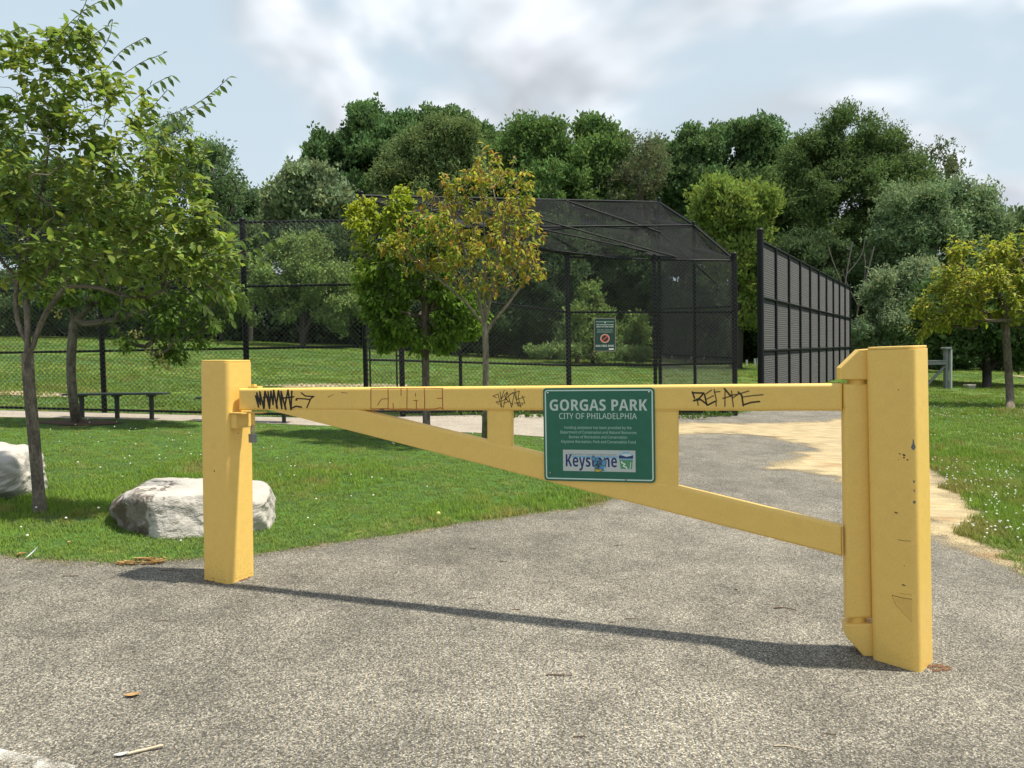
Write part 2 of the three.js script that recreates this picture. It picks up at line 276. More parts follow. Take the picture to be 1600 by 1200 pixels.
// grass: tufts of blades on every lawn in view
{
  const r = rng(11);
  const tuft = (n, rad, h, w) => {
    const pos = [], nor = [], idx = [];
    for (let k = 0; k < n; k++) {
      const a = r() * 6.283, q = rad * Math.sqrt(r()), x = Math.cos(a) * q, z = Math.sin(a) * q, t = r() * 6.283, L = h * (0.5 + 0.75 * r()), lean = L * (0.2 + 0.75 * r()), dx = Math.cos(t), dz = Math.sin(t), b = pos.length / 3, ww = w * (0.7 + 0.6 * r());
      const add = (s, f, ww2) => { pos.push(x + dx * lean * f * f + -dz * s * ww2, L * f * (1 - 0.25 * f), z + dz * lean * f * f + dx * s * ww2); const nx = -dx * 0.4, ny = 1, nz = -dz * 0.4, l = Math.hypot(nx, ny, nz); nor.push(nx / l, ny / l, nz / l); };
      add(-1, 0, ww); add(1, 0, ww); add(-1, 0.55, ww * 0.8); add(1, 0.55, ww * 0.8); add(0, 1, 0);
      idx.push(b, b + 1, b + 3, b, b + 3, b + 2, b + 2, b + 3, b + 4);
    }
    const g = new THREE.BufferGeometry(); g.setAttribute('position', new THREE.Float32BufferAttribute(pos, 3)); g.setIndex(idx); g.computeVertexNormals(); return g;
  };
  const near = tuft(18, 0.075, 0.062, 0.0028), far = tuft(40, 0.24, 0.075, 0.006);
  const groups = { left: [near, [], []], right: [near, [], []], field: [far, [], []] };
  const M = new THREE.Matrix4(), q = new THREE.Quaternion(), up = V(0, 1, 0);
  const put = (key, x, z, s, lushScale = 1) => {
    const n = fbm(x * 0.55 + 9, z * 0.55, 4, 4), n2 = fbm(x * 2.3, z * 2.3, 8, 3), dry = ss(0.52, 0.72, n2 * 0.55 + n * 0.45 + 0.04 * (r() - 0.5)), lush = ss(0.42, 0.62, n), v = (0.72 + 0.5 * r()) * (key === 'field' ? 0.95 : 1.06);
    q.setFromAxisAngle(up, r() * 6.283); M.compose(V(x, Y(x, z) - 0.004, z), q, V(s, s * lerp(0.75, 1.35, lush) * (0.75 + 0.5 * r()) * lushScale, s));
    groups[key][1].push(M.clone());
    groups[key][2].push(lin(lerp(lerp(0.135, 0.165, lush), 0.29, dry * 0.75) * v, lerp(lerp(0.225, 0.275, lush), 0.25, dry * 0.75) * v, lerp(0.014, 0.06, dry * 0.75) * v));
  };
  for (let d = 5.2; d < 14.9; d += 0.1) { const n = Math.round(0.1 * (0.72 * d + 1.5 + 3) * 300 * Math.min(1, 56 / (d * d))); for (let k = 0; k < n; k++) { const dd = d + r() * 0.1, x = lerp(-0.72 * d - 1.2, 2.5, r()); if (inside(x, -dd, lawnEdge) && Math.hypot((x - L2.x) / 1.6, dd + L2.z) > 0.42 + 0.3 * r()) put('left', x, -dd, 0.8 + 0.0 * d); } }
  for (let d = 5.5; d < 24; d += 0.1) { const n = Math.round(0.1 * (0.72 * d + 1.2 - 1.5) * 320 * Math.min(1, 60 / (d * d))); for (let k = 0; k < n; k++) { const dd = d + r() * 0.1, x = lerp(1.5, 0.72 * d + 1.2, r()); if (!inside(x, -dd, roadEdge) && x > 3 && !(dd > 17.5 && x < 6.6 + (dd - 20.5) * 0.577 - 0.3)) put('right', x, -dd, 0.85 + 0.03 * d, 1.15); } }
  for (let d = 15.2; d < 62; d += 0.4) { const n = Math.round(0.4 * 1.44 * d * (d < 26 ? 16 : 7)); for (let k = 0; k < n; k++) { const dd = d + r() * 0.4, x = (r() - 0.5) * 1.5 * d; if (inside(x, -dd, roadEdge) || (x > 6 && dd < 24) || (dd < 16 && x < -2.9 && dd < 15.15)) continue; put('field', x, -dd, 1); } }
  const gm = leafMat(0.3);
  const L = { left: 'short green lawn with worn patches between the drive and the path', right: 'green lawn to the right of the gate', field: 'mown grass of the ball field behind the fences' };
  for (const k of ['left', 'right', 'field']) tag(instanced('grass', groups[k][0], gm, groups[k][1], groups[k][2]), L[k], 'grass');
  // frayed dead grass and clippings along the kerbless edge of the drive
  {
    const mats = [], cols = [];
    const edgeOf = (P, k0, k1, n, spread) => { for (let k = 0; k < n; k++) { const i = Math.floor(lerp(k0, k1, r())), a = P[i % P.length], x = a[0] + (r() - 0.5) * spread, z = a[1] + (r() - 0.35) * spread; if (-z < 4 || -z > 10) continue; q.setFromAxisAngle(up, r() * 6.283); M.compose(V(x, Y(x, z) + 0.004, z), q, V(0.8, 0.35 + 0.3 * r(), 0.8)); mats.push(M.clone()); const v = 0.6 + 0.6 * r(); cols.push(r() < 0.6 ? lin(0.36 * v, 0.27 * v, 0.12 * v) : lin(0.12 * v, 0.17 * v, 0.04 * v)); } };
    for (const [P, n, w] of [[lawnEdge, 1500, 0.15], [roadEdge, 800, 0.24]]) { const near = P.filter(([x, z]) => -z > 4.6 && -z < 8.5 && Math.abs(x) < -z * 0.75 && (P === lawnEdge || x > 2)); edgeOf(near, 0, near.length - 1, n, w); }
    tag(instanced('dry_grass', tuft(5, 0.06, 0.04, 0.0022), gm, mats, cols), 'dry straw and frayed grass along the edges of the drive', 'dry grass');
  }
  // clover heads
  const head = new THREE.IcosahedronGeometry(0.0085, 1), cm = std(lin(0.72, 0.72, 0.62), 0.9), mk = (list, lo) => list.map(([x, z]) => { M.compose(V(x, Y(x, z) + lo + 0.03 * r(), z), q, V(1, 0.85, 1).multiplyScalar(0.7 + 0.6 * r())); return M.clone(); });
  const spots = { left: [], right: [] };
  for (let k = 0; k < 3000; k++) { const d = 6.5 + 19 * r(), x = lerp(3, 0.72 * d + 1, r()); if (!inside(x, -d, roadEdge) && x > 3.2 && fbm(x * 0.5, d * 0.5, 5, 3) > 0.44 && !(d > 17.5 && x < 6.6 + (d - 20.5) * 0.577)) spots.right.push([x, -d]); }
  for (let k = 0; k < 210; k++) { const d = 5.6 + 8 * r(), x = lerp(-0.7 * d, 1.5, r()); if (inside(x, -d, lawnEdge) && fbm(x * 0.6, d * 0.6, 15, 3) > 0.47) spots.left.push([x, -d]); }
  tag(instanced('clover_flowers', head, cm, mk(spots.left, 0.05)), 'scattered white clover heads in the left lawn', 'clover');
  tag(instanced('clover_flowers', head, cm, mk(spots.right, 0.065)), 'many white clover heads in the right lawn', 'clover');
}

// ---------------------------------------------------------------- the yellow swing gate
const paintTex = (() => {
  const a = tiled(12, 31), b = tiled(96, 32), r = rng(6);
  return tex(512, (i, j) => { const x = i / 512, y = j / 512, n = 0.96 + 0.018 * a(x * 12, y * 12) + 0.035 * b(x * 96, y * 96), s = r() > 0.9993 ? 0.55 : 1; return [n * s, n * s * (0.99 + 0.01 * a(x * 12 + 3, y * 12)), n * s * 0.98]; });
})();
const peel = tex(256, (() => { const a = tiled(128, 41), b = tiled(24, 42); return (i, j) => 0.6 * a(i / 2, j / 2) + 0.4 * b(i / 256 * 24, j / 256 * 24); })(), { srgb: false });
for (const t of [paintTex, peel]) { t.repeat.set(1.7, 1.7); }
const yellow = std(lin(0.8, 0.535, 0.14), 0.42, { map: paintTex, bumpMap: peel, bumpScale: 0.0006 });
const rubbedYellow = std(lin(0.76, 0.49, 0.115), 0.5, { map: paintTex, bumpMap: peel, bumpScale: 0.0008 });
const steel = std(lin(0.32, 0.32, 0.31), 0.45, { metalness: 0.8 });
const rust = std(lin(0.2, 0.085, 0.03), 0.95);

const GL = at(372, 625, 5.14), GR = at(1358, 620, 4.18);
const gateTurn = Math.atan2(-(GR.z - GL.z), GR.x - GL.x);
const gatePos = V(GL.x, Y(GL.x, GL.z), GL.z), gateN = V(Math.sin(gateTurn), 0, Math.cos(gateTurn)), gateU = V(Math.cos(gateTurn), 0, -Math.sin(gateTurn));
function uv2(px, py, ahead = 0) {                                            // where a sight line meets the gate's front face
  const r = ray(px, py), o = gatePos.clone().addScaledVector(gateN, ahead), t = o.clone().sub(camera.position).dot(gateN) / r.dot(gateN);
  const p = r.multiplyScalar(t).add(camera.position).sub(o); return [p.dot(gateU), p.y];
}
const G = (list) => list.map(([x, y]) => uv2(x, y));
const gate = thing('swing_gate', 'yellow steel swing gate with a tapering diagonal brace, closed across the drive', 'gate', gatePos, gateTurn);
function flat(g, dz) { g.translate(0, 0, dz); return g; }
mesh('top_rail', bevelled(G([[372, 607], [1317, 599.3], [1317, 642.3], [372, 641]]), 0.08, 0.019, 5), yellow, gate);
mesh('brace', flat(bevelled(G([[410, 638.5], [1317, 870.6], [1317, 822], [556, 638.5]]), 0.075, 0.019, 5), -0.003), yellow, gate);
mesh('strut', flat(bevelled(G([[760, 637], [799, 637], [799, 707], [760, 697]]), 0.07, 0.018, 5), -0.005), yellow, gate);
mesh('strut', flat(bevelled(G([[1016, 637], [1060, 637], [1060, 769], [1016, 757]]), 0.07, 0.018, 5), -0.005), yellow, gate);
mesh('hinge_tube', bevelled(G([[1317.6, 599.3], [1360, 599.1], [1365, 967], [1322, 968]]), 0.1, 0.02, 5), yellow, gate);
{
  const [u0] = uv2(1342, 980), v1 = uv2(1342, 963)[1], v2 = uv2(1342, 979)[1];
  const pin = new THREE.CylinderGeometry(0.045, 0.045, v1 - v2 + 0.02, 20); pin.translate(u0, (v1 + v2) / 2, -0.05); mesh('hinge_pin', pin, rubbedYellow, gate);
  const [u1] = uv2(1338, 600), v3 = uv2(1338, 590)[1], v4 = uv2(1338, 602)[1];
  const pin2 = new THREE.CylinderGeometry(0.05, 0.05, v3 - v4 + 0.02, 20); pin2.translate(u1 + 0.012, (v3 + v4) / 2, -0.05); mesh('hinge_pin', pin2, rubbedYellow, gate);
  const tab = uv2(392, 604.5); mesh('latch_tab', box(0.075, 0.012, 0.06, tab[0], uv2(392, 606)[1] + 0.003, -0.05), yellow, gate); mesh('bolt_head', box(0.025, 0.02, 0.03, tab[0] - 0.01, uv2(392, 606)[1] + 0.012, -0.05), yellow, gate);
  // weld seams where brace and struts meet the rails
  const bead = (list, r = 0.0035) => new THREE.TubeGeometry(new THREE.CatmullRomCurve3(list.map(([x, y]) => { const [u, v] = uv2(x, y); return V(u, v, -0.0035); })), 20, r, 6);
  for (const g of [bead([[1316, 824], [1316.4, 845], [1317, 868]]), bead([[760.5, 641.5], [780, 641.4], [798, 641.4]], 0.0025), bead([[1017, 642], [1040, 642], [1058, 642]], 0.0025), bead([[1317, 641], [1325, 627], [1337, 611]], 0.0022)]) mesh('weld_bead', g, rubbedYellow, gate);
}
// marker and spray scrawls lying on the front face of the top rail
function scrawl(label, x0, y0, x1, y1, draw, K = 10) {
  const t = canvasTex(Math.round((x1 - x0) * K), Math.round((y1 - y0) * K), (c) => { c.scale(K, K); c.translate(-x0, -y0); c.lineCap = c.lineJoin = 'round'; draw(c); });
  const c = G([[x0, y1], [x1, y1], [x1, y0], [x0, y0]]), g = new THREE.BufferGeometry();
  g.setAttribute('position', new THREE.Float32BufferAttribute(c.flatMap(([u, v]) => [u, v, 0.001]), 3)); g.setAttribute('normal', new THREE.Float32BufferAttribute([0, 0, 1, 0, 0, 1, 0, 0, 1, 0, 0, 1], 3));
  g.setAttribute('uv', new THREE.Float32BufferAttribute([0, 0, 1, 0, 1, 1, 0, 1], 2)); g.setIndex([0, 1, 2, 0, 2, 3]);
  const o = mesh('graffiti', g, std(lin(1, 1, 1), 0.6, { map: t, transparent: true }), gate); o.castShadow = false; o.userData.label = label;
}
const strokes = (c, ox, oy, k, list) => { for (const s of list) { c.beginPath(); s.forEach(([x, y], i) => (i ? c.lineTo(ox + x / k, oy + y / k) : c.moveTo(ox + x / k, oy + y / k))); c.stroke(); } };
scrawl('black spiky marker lettering ending in an arrow', 394, 606, 496, 642, (c) => {
  c.strokeStyle = 'rgba(22,16,8,0.95)'; c.lineWidth = 2.5;
  strokes(c, 330, 580, 8.42, [[[585, 325], [626, 470], [602, 285], [652, 440], [642, 270], [696, 492], [688, 440], [712, 265], [735, 330], [772, 488], [752, 270], [775, 460], [790, 262], [820, 438], [826, 250], [874, 490], [868, 420], [892, 255], [935, 492], [925, 265], [985, 500], [978, 440], [1016, 248], [1055, 505], [1066, 262], [1056, 490], [1120, 460], [1190, 472]], [[690, 345], [760, 340]], [[958, 352], [1090, 335]], [[586, 325], [612, 400]], [[712, 265], [700, 480]], [[888, 262], [862, 470]]]);
  c.lineWidth = 2; strokes(c, 330, 580, 8.42, [[[1135, 378], [1118, 378], [1130, 358], [1240, 364], [1300, 372]], [[1192, 285], [1240, 325], [1352, 333]], [[1350, 330], [1312, 360], [1262, 478]]]);
});
scrawl('thin red boxed outline lettering', 577, 603, 697, 642, (c) => {
  c.strokeStyle = 'rgba(165,55,25,0.9)'; c.lineWidth = 1.15;
  strokes(c, 560, 590, 5.333, [[[105, 92], [104, 175], [106, 262]], [[105, 92], [355, 89], [545, 87], [705, 90]], [[105, 262], [220, 258], [300, 265], [360, 261], [480, 264], [560, 264], [640, 262], [685, 250], [707, 263]], [[250, 90], [252, 175], [250, 262]], [[410, 89], [409, 265]], [[552, 87], [556, 180], [555, 265]], [[700, 90], [702, 170], [704, 262]], [[163, 230], [176, 205], [198, 178], [250, 175]], [[293, 212], [295, 264]], [[360, 90], [360, 148]], [[480, 130], [480, 155]], [[465, 190], [497, 190]], [[487, 190], [487, 262]], [[660, 172], [702, 172]]]);
  c.strokeStyle = 'rgba(60,50,50,0.8)'; c.lineWidth = 1.6; strokes(c, 560, 590, 5.333, [[[178, 262], [200, 268], [215, 266]]]);
});
scrawl('small tangled black marker tag', 768, 606, 823, 640, (c) => {
  c.strokeStyle = 'rgba(25,14,12,0.92)'; c.lineWidth = 0.95;
  strokes(c, 560, 590, 5.333, [[[1122, 153], [1165, 136], [1190, 245]], [[1122, 153], [1150, 167]], [[1182, 118], [1196, 245]], [[1217, 103], [1188, 182], [1242, 118], [1208, 248]], [[1148, 203], [1205, 192], [1292, 122]], [[1148, 203], [1170, 220]], [[1240, 120], [1278, 248], [1300, 130], [1332, 240]], [[1303, 94], [1322, 182], [1388, 160]], [[1342, 110], [1332, 165], [1355, 248]], [[1300, 212], [1388, 212], [1365, 150]], [[1218, 150], [1252, 200], [1210, 212]], [[1262, 138], [1342, 113]], [[1225, 175], [1290, 225]], [[1330, 205], [1340, 238], [1372, 222]]]);
});
scrawl('smeared dark brush lettering', 1078, 606, 1200, 641, (c) => {
  c.strokeStyle = 'rgba(38,26,8,0.85)'; c.lineWidth = 2.7;
  strokes(c, 1000, 460, 6, [[[492, 915], [512, 972]], [[494, 922], [600, 925], [560, 972], [505, 998]], [[505, 995], [570, 985], [640, 1036], [706, 1002]], [[608, 938], [630, 1035]], [[795, 882], [855, 952]], [[925, 915], [958, 945], [972, 1042]], [[972, 1036], [1045, 1012], [1122, 1004]]]);
  c.strokeStyle = 'rgba(45,32,10,0.66)'; c.lineWidth = 2;
  strokes(c, 1000, 460, 6, [[[540, 1000], [548, 1040]], [[622, 932], [672, 898]], [[620, 985], [692, 950]], [[698, 892], [722, 1000]], [[704, 916], [752, 910]], [[855, 952], [780, 975]], [[802, 900], [800, 1048]], [[862, 905], [880, 1052]], [[868, 972], [932, 932], [860, 945]], [[960, 962], [1060, 948], [1155, 940]], [[948, 928], [1022, 905]], [[715, 1000], [718, 1045]]]);
});
scrawl('short dark scuffs', 500, 609, 548, 636, (c) => { c.strokeStyle = 'rgba(50,40,20,0.75)'; c.lineWidth = 0.8; strokes(c, 300, 540, 4, [[[935, 292], [972, 297]], [[850, 322], [885, 305]], [[757, 378], [762, 379]]]); });

// ---------------------------------------------------------------- gate posts
function post(name, label, px, d, topPy, turnDeg, lean) {                    // both posts stand a degree out of plumb
  const p = at(px, 640, d); p.y = Y(p.x, p.z);
  const h = at(px, topPy, d - 0.1).y - p.y, o = thing(name, label, 'post', p, THREE.MathUtils.degToRad(turnDeg)); o.quaternion.premultiply(new THREE.Quaternion().setFromAxisAngle(V(0, 0, 1), lean));
  const tube = (w, y0, y1, bev) => { const g = bevelled(roundRect(w, w, 0.034, 7), y1 - y0, bev, 2); g.rotateX(-Math.PI / 2); g.translate(0, y1, 0); return g; };
  mesh('body', tube(0.246, -0.12, h - 0.016, 0.002), yellow, o);
  mesh('cap', tube(0.24, h - 0.015, h, 0.004), yellow, o);
  return [o, h, p];
}
const [leftPost, leftH, leftP] = post('gate_post', 'square yellow steel post at the left end of the gate, with the padlocked catch', 350, 5.26, 562.5, -23.5, -0.017);
const [rightPost, rightH, rightP] = post('gate_post', 'square yellow steel hinge post with chipped paint at the right end of the gate', 1411, 4.14, 540.5, -44.5, 0.019);
function local(o, p) { o.updateMatrixWorld(true); return o.worldToLocal(p.clone()); }
function onFace(o, px, py, axis, at0) {                                       // where a sight line meets a face of a post, in the post's own axes
  o.updateMatrixWorld(true); const inv = o.matrixWorld.clone().invert(), a = camera.position.clone().applyMatrix4(inv), b = camera.position.clone().add(ray(px, py)).applyMatrix4(inv).sub(a);
  return a.addScaledVector(b, (at0 - a[axis]) / b[axis]);
}
{ // the catch on the left post's right face: a shelf on a box bracket, and the strap that takes the lock
  const A = onFace(leftPost, 360, 646, 'x', 0.123), B = onFace(leftPost, 360, 669, 'x', 0.123);
  const z0 = A.z, w = 0.115;
  mesh('catch_bracket', [box(0.05, A.y - B.y - 0.004, w, 0.123 + 0.025, (A.y + B.y) / 2 - 0.002, z0 - w / 2), box(0.11, 0.008, w + 0.02, 0.123 + 0.055, A.y + 0.003, z0 - w / 2), box(0.012, 0.008, w, 0.123 + 0.056, B.y + 0.004, z0 - w / 2)], yellow, leftPost);
  const beads = []; for (let k = 0; k < 8; k++) beads.push(ball(0.005, 0.125, B.y + (A.y - B.y) * (k + 0.5) / 8, z0 + 0.002, 0.8)); stuff(mesh('weld_bead', beads, yellow, leftPost));
}
{
  const s = uv2(391, 644), e = uv2(392, 683), w = 0.026;
  mesh('lock_strap', [box(w, s[1] - e[1] - 0.05, 0.008, s[0], (s[1] + e[1]) / 2 + 0.02, -0.03), box(0.13, 0.008, 0.05, s[0] + 0.025, s[1] - 0.004, -0.035)], yellow, gate);
  const c = uv2(392.3, 685), S = 5.1 / 1200, pos = V(c[0], c[1], -0.02).applyAxisAngle(V(0, 1, 0), gateTurn).add(gatePos);
  const lock = thing('padlock', 'small grey laminated padlock hanging from the strap under the gate rail', 'padlock', pos, gateTurn - 0.35);
  for (let k = 0; k < 6; k++) { const g = bevelled(roundRect(0.052, 0.036, 0.006, 3), 0.0085, 0.0012, 1); g.rotateX(-Math.PI / 2); g.translate(0, 0.0275 - k * 0.0098, 0); mesh('lock_plate', g, steel, lock); }
  mesh('lock_core', box(0.046, 0.05, 0.03, 0, 0, 0), std(lin(0.12, 0.12, 0.12), 0.5, { metalness: 0.6 }), lock);
  const arc = [V(-0.016, 0.02, 0), V(-0.016, 0.062, 0)]; for (let k = 1; k < 8; k++) { const a = Math.PI * (1 - k / 8); arc.push(V(0.016 * Math.cos(a), 0.066 + 0.018 * Math.sin(a), 0)); } arc.push(V(0.016, 0.062, 0), V(0.016, 0.02, 0));
  mesh('shackle', new THREE.TubeGeometry(new THREE.CatmullRomCurve3(arc), 40, 0.0045, 8), std(lin(0.4, 0.39, 0.36), 0.35, { metalness: 0.9 }), lock);
}
{ // hinge brackets of the right post, lying in the gate's plane
  const toPost = (g) => { g.applyMatrix4(new THREE.Matrix4().makeRotationY(gateTurn).setPosition(gatePos)); rightPost.updateMatrixWorld(true); g.applyMatrix4(rightPost.matrixWorld.clone().invert()); return g; };
  mesh('hinge_bracket', toPost(flat(bevelled(G([[1312, 593], [1312, 575], [1342, 546], [1375, 544], [1375, 593]]), 0.125, 0.006, 2), 0.012)), yellow, rightPost);
  mesh('hinge_bracket', toPost(flat(bevelled(G([[1320.5, 975], [1321, 993], [1349, 1024.5], [1390, 1025], [1388, 973.5]]), 0.125, 0.006, 2), 0.012)), yellow, rightPost);
  const beads = []; rightPost.updateMatrixWorld(true);
  for (let k = 0; k < 9; k++) { const [u, v] = uv2(1365.5 + k * 0.15, 982 + k * 4.7); const g = ball(0.0062, u, v, 0.012, 0.7); beads.push(toPost(g)); } stuff(mesh('weld_bead', beads, rubbedYellow, rightPost));
  // chips and scrapes of the paint, on the two faces and on the rounded corner between them
  const chipMat = (w, h, draw) => std(lin(1, 1, 1), 0.75, { map: canvasTex(w, h, draw), transparent: true });
  const w = 0.18, y0 = 0.05, y1 = rightH - 0.05, K = 900;
  const f = new THREE.PlaneGeometry(w, y1 - y0); f.translate(0, (y0 + y1) / 2, 0.1242);
  const P = (px, py) => { const q = onFace(rightPost, px, py, 'z', 0.123); return [(q.x + w / 2) * K, (y1 - q.y) * K]; };
  const m = mesh('paint_chips', f, chipMat(Math.round(w * K), Math.round((y1 - y0) * K), (c) => {
    c.lineCap = 'round'; const dot = (px, py, rx, ry, s) => { const [x, y] = P(px, py); c.fillStyle = s; c.beginPath(); c.ellipse(x, y, rx, ry, 0.5, 0, 7); c.fill(); }, line = (pts, s, lw) => { c.strokeStyle = s; c.lineWidth = lw; c.beginPath(); pts.forEach((q, i) => { const [x, y] = P(...q); i ? c.lineTo(x, y) : c.moveTo(x, y); }); c.stroke(); };
    const dk = 'rgba(60,45,25,0.95)';
    for (const [a, b, r] of [[1406, 709, 3], [1412.5, 711, 5], [1412.5, 715, 3.5], [1418, 718.5, 3.5], [1404, 609, 2.5], [1404, 718, 1.5], [1400, 801, 3.5], [1412, 914, 3.5], [1413, 884, 2]]) dot(a, b, r * 1.25, r * 0.9, dk);
    line([[1398, 800], [1403, 801.5]], dk, 3); line([[1409, 913.5], [1415, 915]], dk, 2.5); line([[1403, 843], [1412, 845], [1426, 845.3]], 'rgba(95,70,30,0.9)', 2); 
    line([[1394, 930], [1410, 934], [1429, 937]], 'rgba(115,85,35,0.55)', 4); line([[1394, 931], [1400, 945], [1412, 958], [1426, 972]], 'rgba(130,100,45,0.5)', 2.5); line([[1429, 930], [1428, 955], [1432, 975]], 'rgba(130,100,45,0.6)', 3); line([[1406, 927], [1428, 930]], 'rgba(130,100,45,0.5)', 2);
    c.fillStyle = 'rgba(140,105,50,0.09)'; c.beginPath(); [[1398, 934], [1427, 938], [1427, 970], [1406, 950]].forEach((q, i) => { const [x, y] = P(...q); i ? c.lineTo(x, y) : c.moveTo(x, y); }); c.fill();
    const r = rng(3); for (let k = 0; k < 120; k++) { const v = r(); c.fillStyle = `rgba(120,80,30,${0.1 + 0.25 * r()})`; c.beginPath(); c.ellipse(r() * w * K, (y1 - y0) * K - Math.pow(v, 3) * 180, 0.8 + r() * 1.6, 0.8 + r(), 0, 0, 7); c.fill(); }
  }), rightPost); m.castShadow = false; m.userData.label = 'dark chips, scratches and scrapes in the yellow paint';
  const bareMetal = std(lin(0.13, 0.14, 0.13), 0.5, { side: THREE.DoubleSide });
  const cornerChip = (py, hh, ww, shape) => {                                   // bare grey metal: a sliver following the rounded corner
    const n = 6, R = 0.0342, pos = [], idx = [], q = onFace(rightPost, 1430, py, 'z', 0.12).y;
    for (let j = 0; j <= 5; j++) { const t = j / 5, half = ww * shape[j]; for (let i = 0; i <= n; i++) { const a = 0.62 + (i / n - 0.5) * half / R * 2; pos.push(0.089 + R * Math.sin(a), q + (0.5 - t) * hh, 0.089 + R * Math.cos(a)); } }
    for (let j = 0; j < 5; j++) for (let i = 0; i < n; i++) { const o = j * (n + 1) + i; idx.push(o, o + n + 1, o + 1, o + 1, o + n + 1, o + n + 2); }
    const g = new THREE.BufferGeometry(); g.setAttribute('position', new THREE.Float32BufferAttribute(pos, 3)); g.setIndex(idx); g.computeVertexNormals(); return g;
  };
  for (const g of [cornerChip(695, 0.055, 0.012, [0.25, 0.3, 0.35, 0.8, 1, 0.3]), cornerChip(753, 0.014, 0.007, [0.3, 1, 0.5, 0.3, 0.8, 0.2]), cornerChip(767, 0.012, 0.005, [0.3, 1, 0.3, 0.6, 0.8, 0.2]), cornerChip(785, 0.016, 0.007, [0.4, 0.9, 1, 1, 0.8, 0.3])]) mesh('bare_metal', g, bareMetal, rightPost).userData.label = 'bare grey metal where the paint has flaked';
}
{ // small marks on the left post
  const K = 700, w = 0.18, y1 = leftH - 0.04, y0 = 0.02;
  for (const [axis, list, seed] of [['z', [[335, 736, 3.2]], 4], ['x', [[372, 677, 2]], 9]]) {
    const g = new THREE.PlaneGeometry(w, y1 - y0); g.translate(0, (y0 + y1) / 2, 0.1242); if (axis === 'x') g.rotateY(Math.PI / 2);
    const o = mesh('paint_specks', g, std(lin(1, 1, 1), 0.8, { transparent: true, map: canvasTex(Math.round(w * K), Math.round((y1 - y0) * K), (c, W, H) => {
      const r = rng(seed);
      for (const [px, py, rad] of list) { const q = onFace(leftPost, px, py, axis, 0.123), u = axis === 'z' ? q.x : -q.z; c.fillStyle = 'rgba(60,40,20,0.95)'; c.beginPath(); c.ellipse((u + w / 2) * K, (y1 - q.y) * K, rad * (axis === 'x' ? 3 : 1), rad * (axis === 'x' ? 0.7 : 1.2), 0.1, 0, 7); c.fill(); }
      for (let k = 0; k < 160; k++) { const near = Math.pow(r(), 2.5) * 130; c.fillStyle = `rgba(95,65,25,${0.12 + 0.4 * r()})`; c.beginPath(); c.ellipse(r() * W, H - near, 0.6 + r() * 1.7, 0.6 + r(), 0, 0, 7); c.fill(); }
      for (let k = 0; k < 34; k++) { c.strokeStyle = `rgba(140,95,35,${0.12 + 0.3 * r()})`; c.lineWidth = 0.8; const x = r() * W * 0.6 + W * 0.2, y = 20 + r() * 110; c.beginPath(); c.moveTo(x, y); c.lineTo(x + r() * 9 - 3, y + r() * 8); c.stroke(); }
    }) }), leftPost); o.castShadow = false;
  }
}
{ // soil and rust heaped against the foot of each post
  for (const [o, name, label, pts] of [[rightPost, 'soil_heap', 'little heap of brown soil and rust at the foot of the right gate post', [[1452, 1043], [1468, 1041], [1482, 1047], [1460, 1049]]], [leftPost, 'soil_heap', 'thin rim of dark crumbs at the foot of the left gate post', [[322, 907], [345, 910], [372, 908], [388, 904]]]]) {
    const r = rng(label.length), parts = [];
    for (let k = 0; k < 130; k++) { const i = Math.floor(r() * (pts.length - 1)), t = r(), p = gnd(lerp(pts[i][0], pts[i + 1][0], t) + (r() - 0.5) * 9, lerp(pts[i][1], pts[i + 1][1], t) + (r() - 0.5) * 4); const g = new THREE.IcosahedronGeometry(0.003 + 0.007 * r() * r(), 0); g.scale(1.3, 0.7, 1); g.rotateY(r() * 6); g.translate(p.x, p.y + 0.006, p.z); parts.push(g); }
    tag(stuff(mesh(name, parts, std(lin(0.17, 0.095, 0.05), 0.95, { flatShading: true }))), label, 'soil');
  }
}

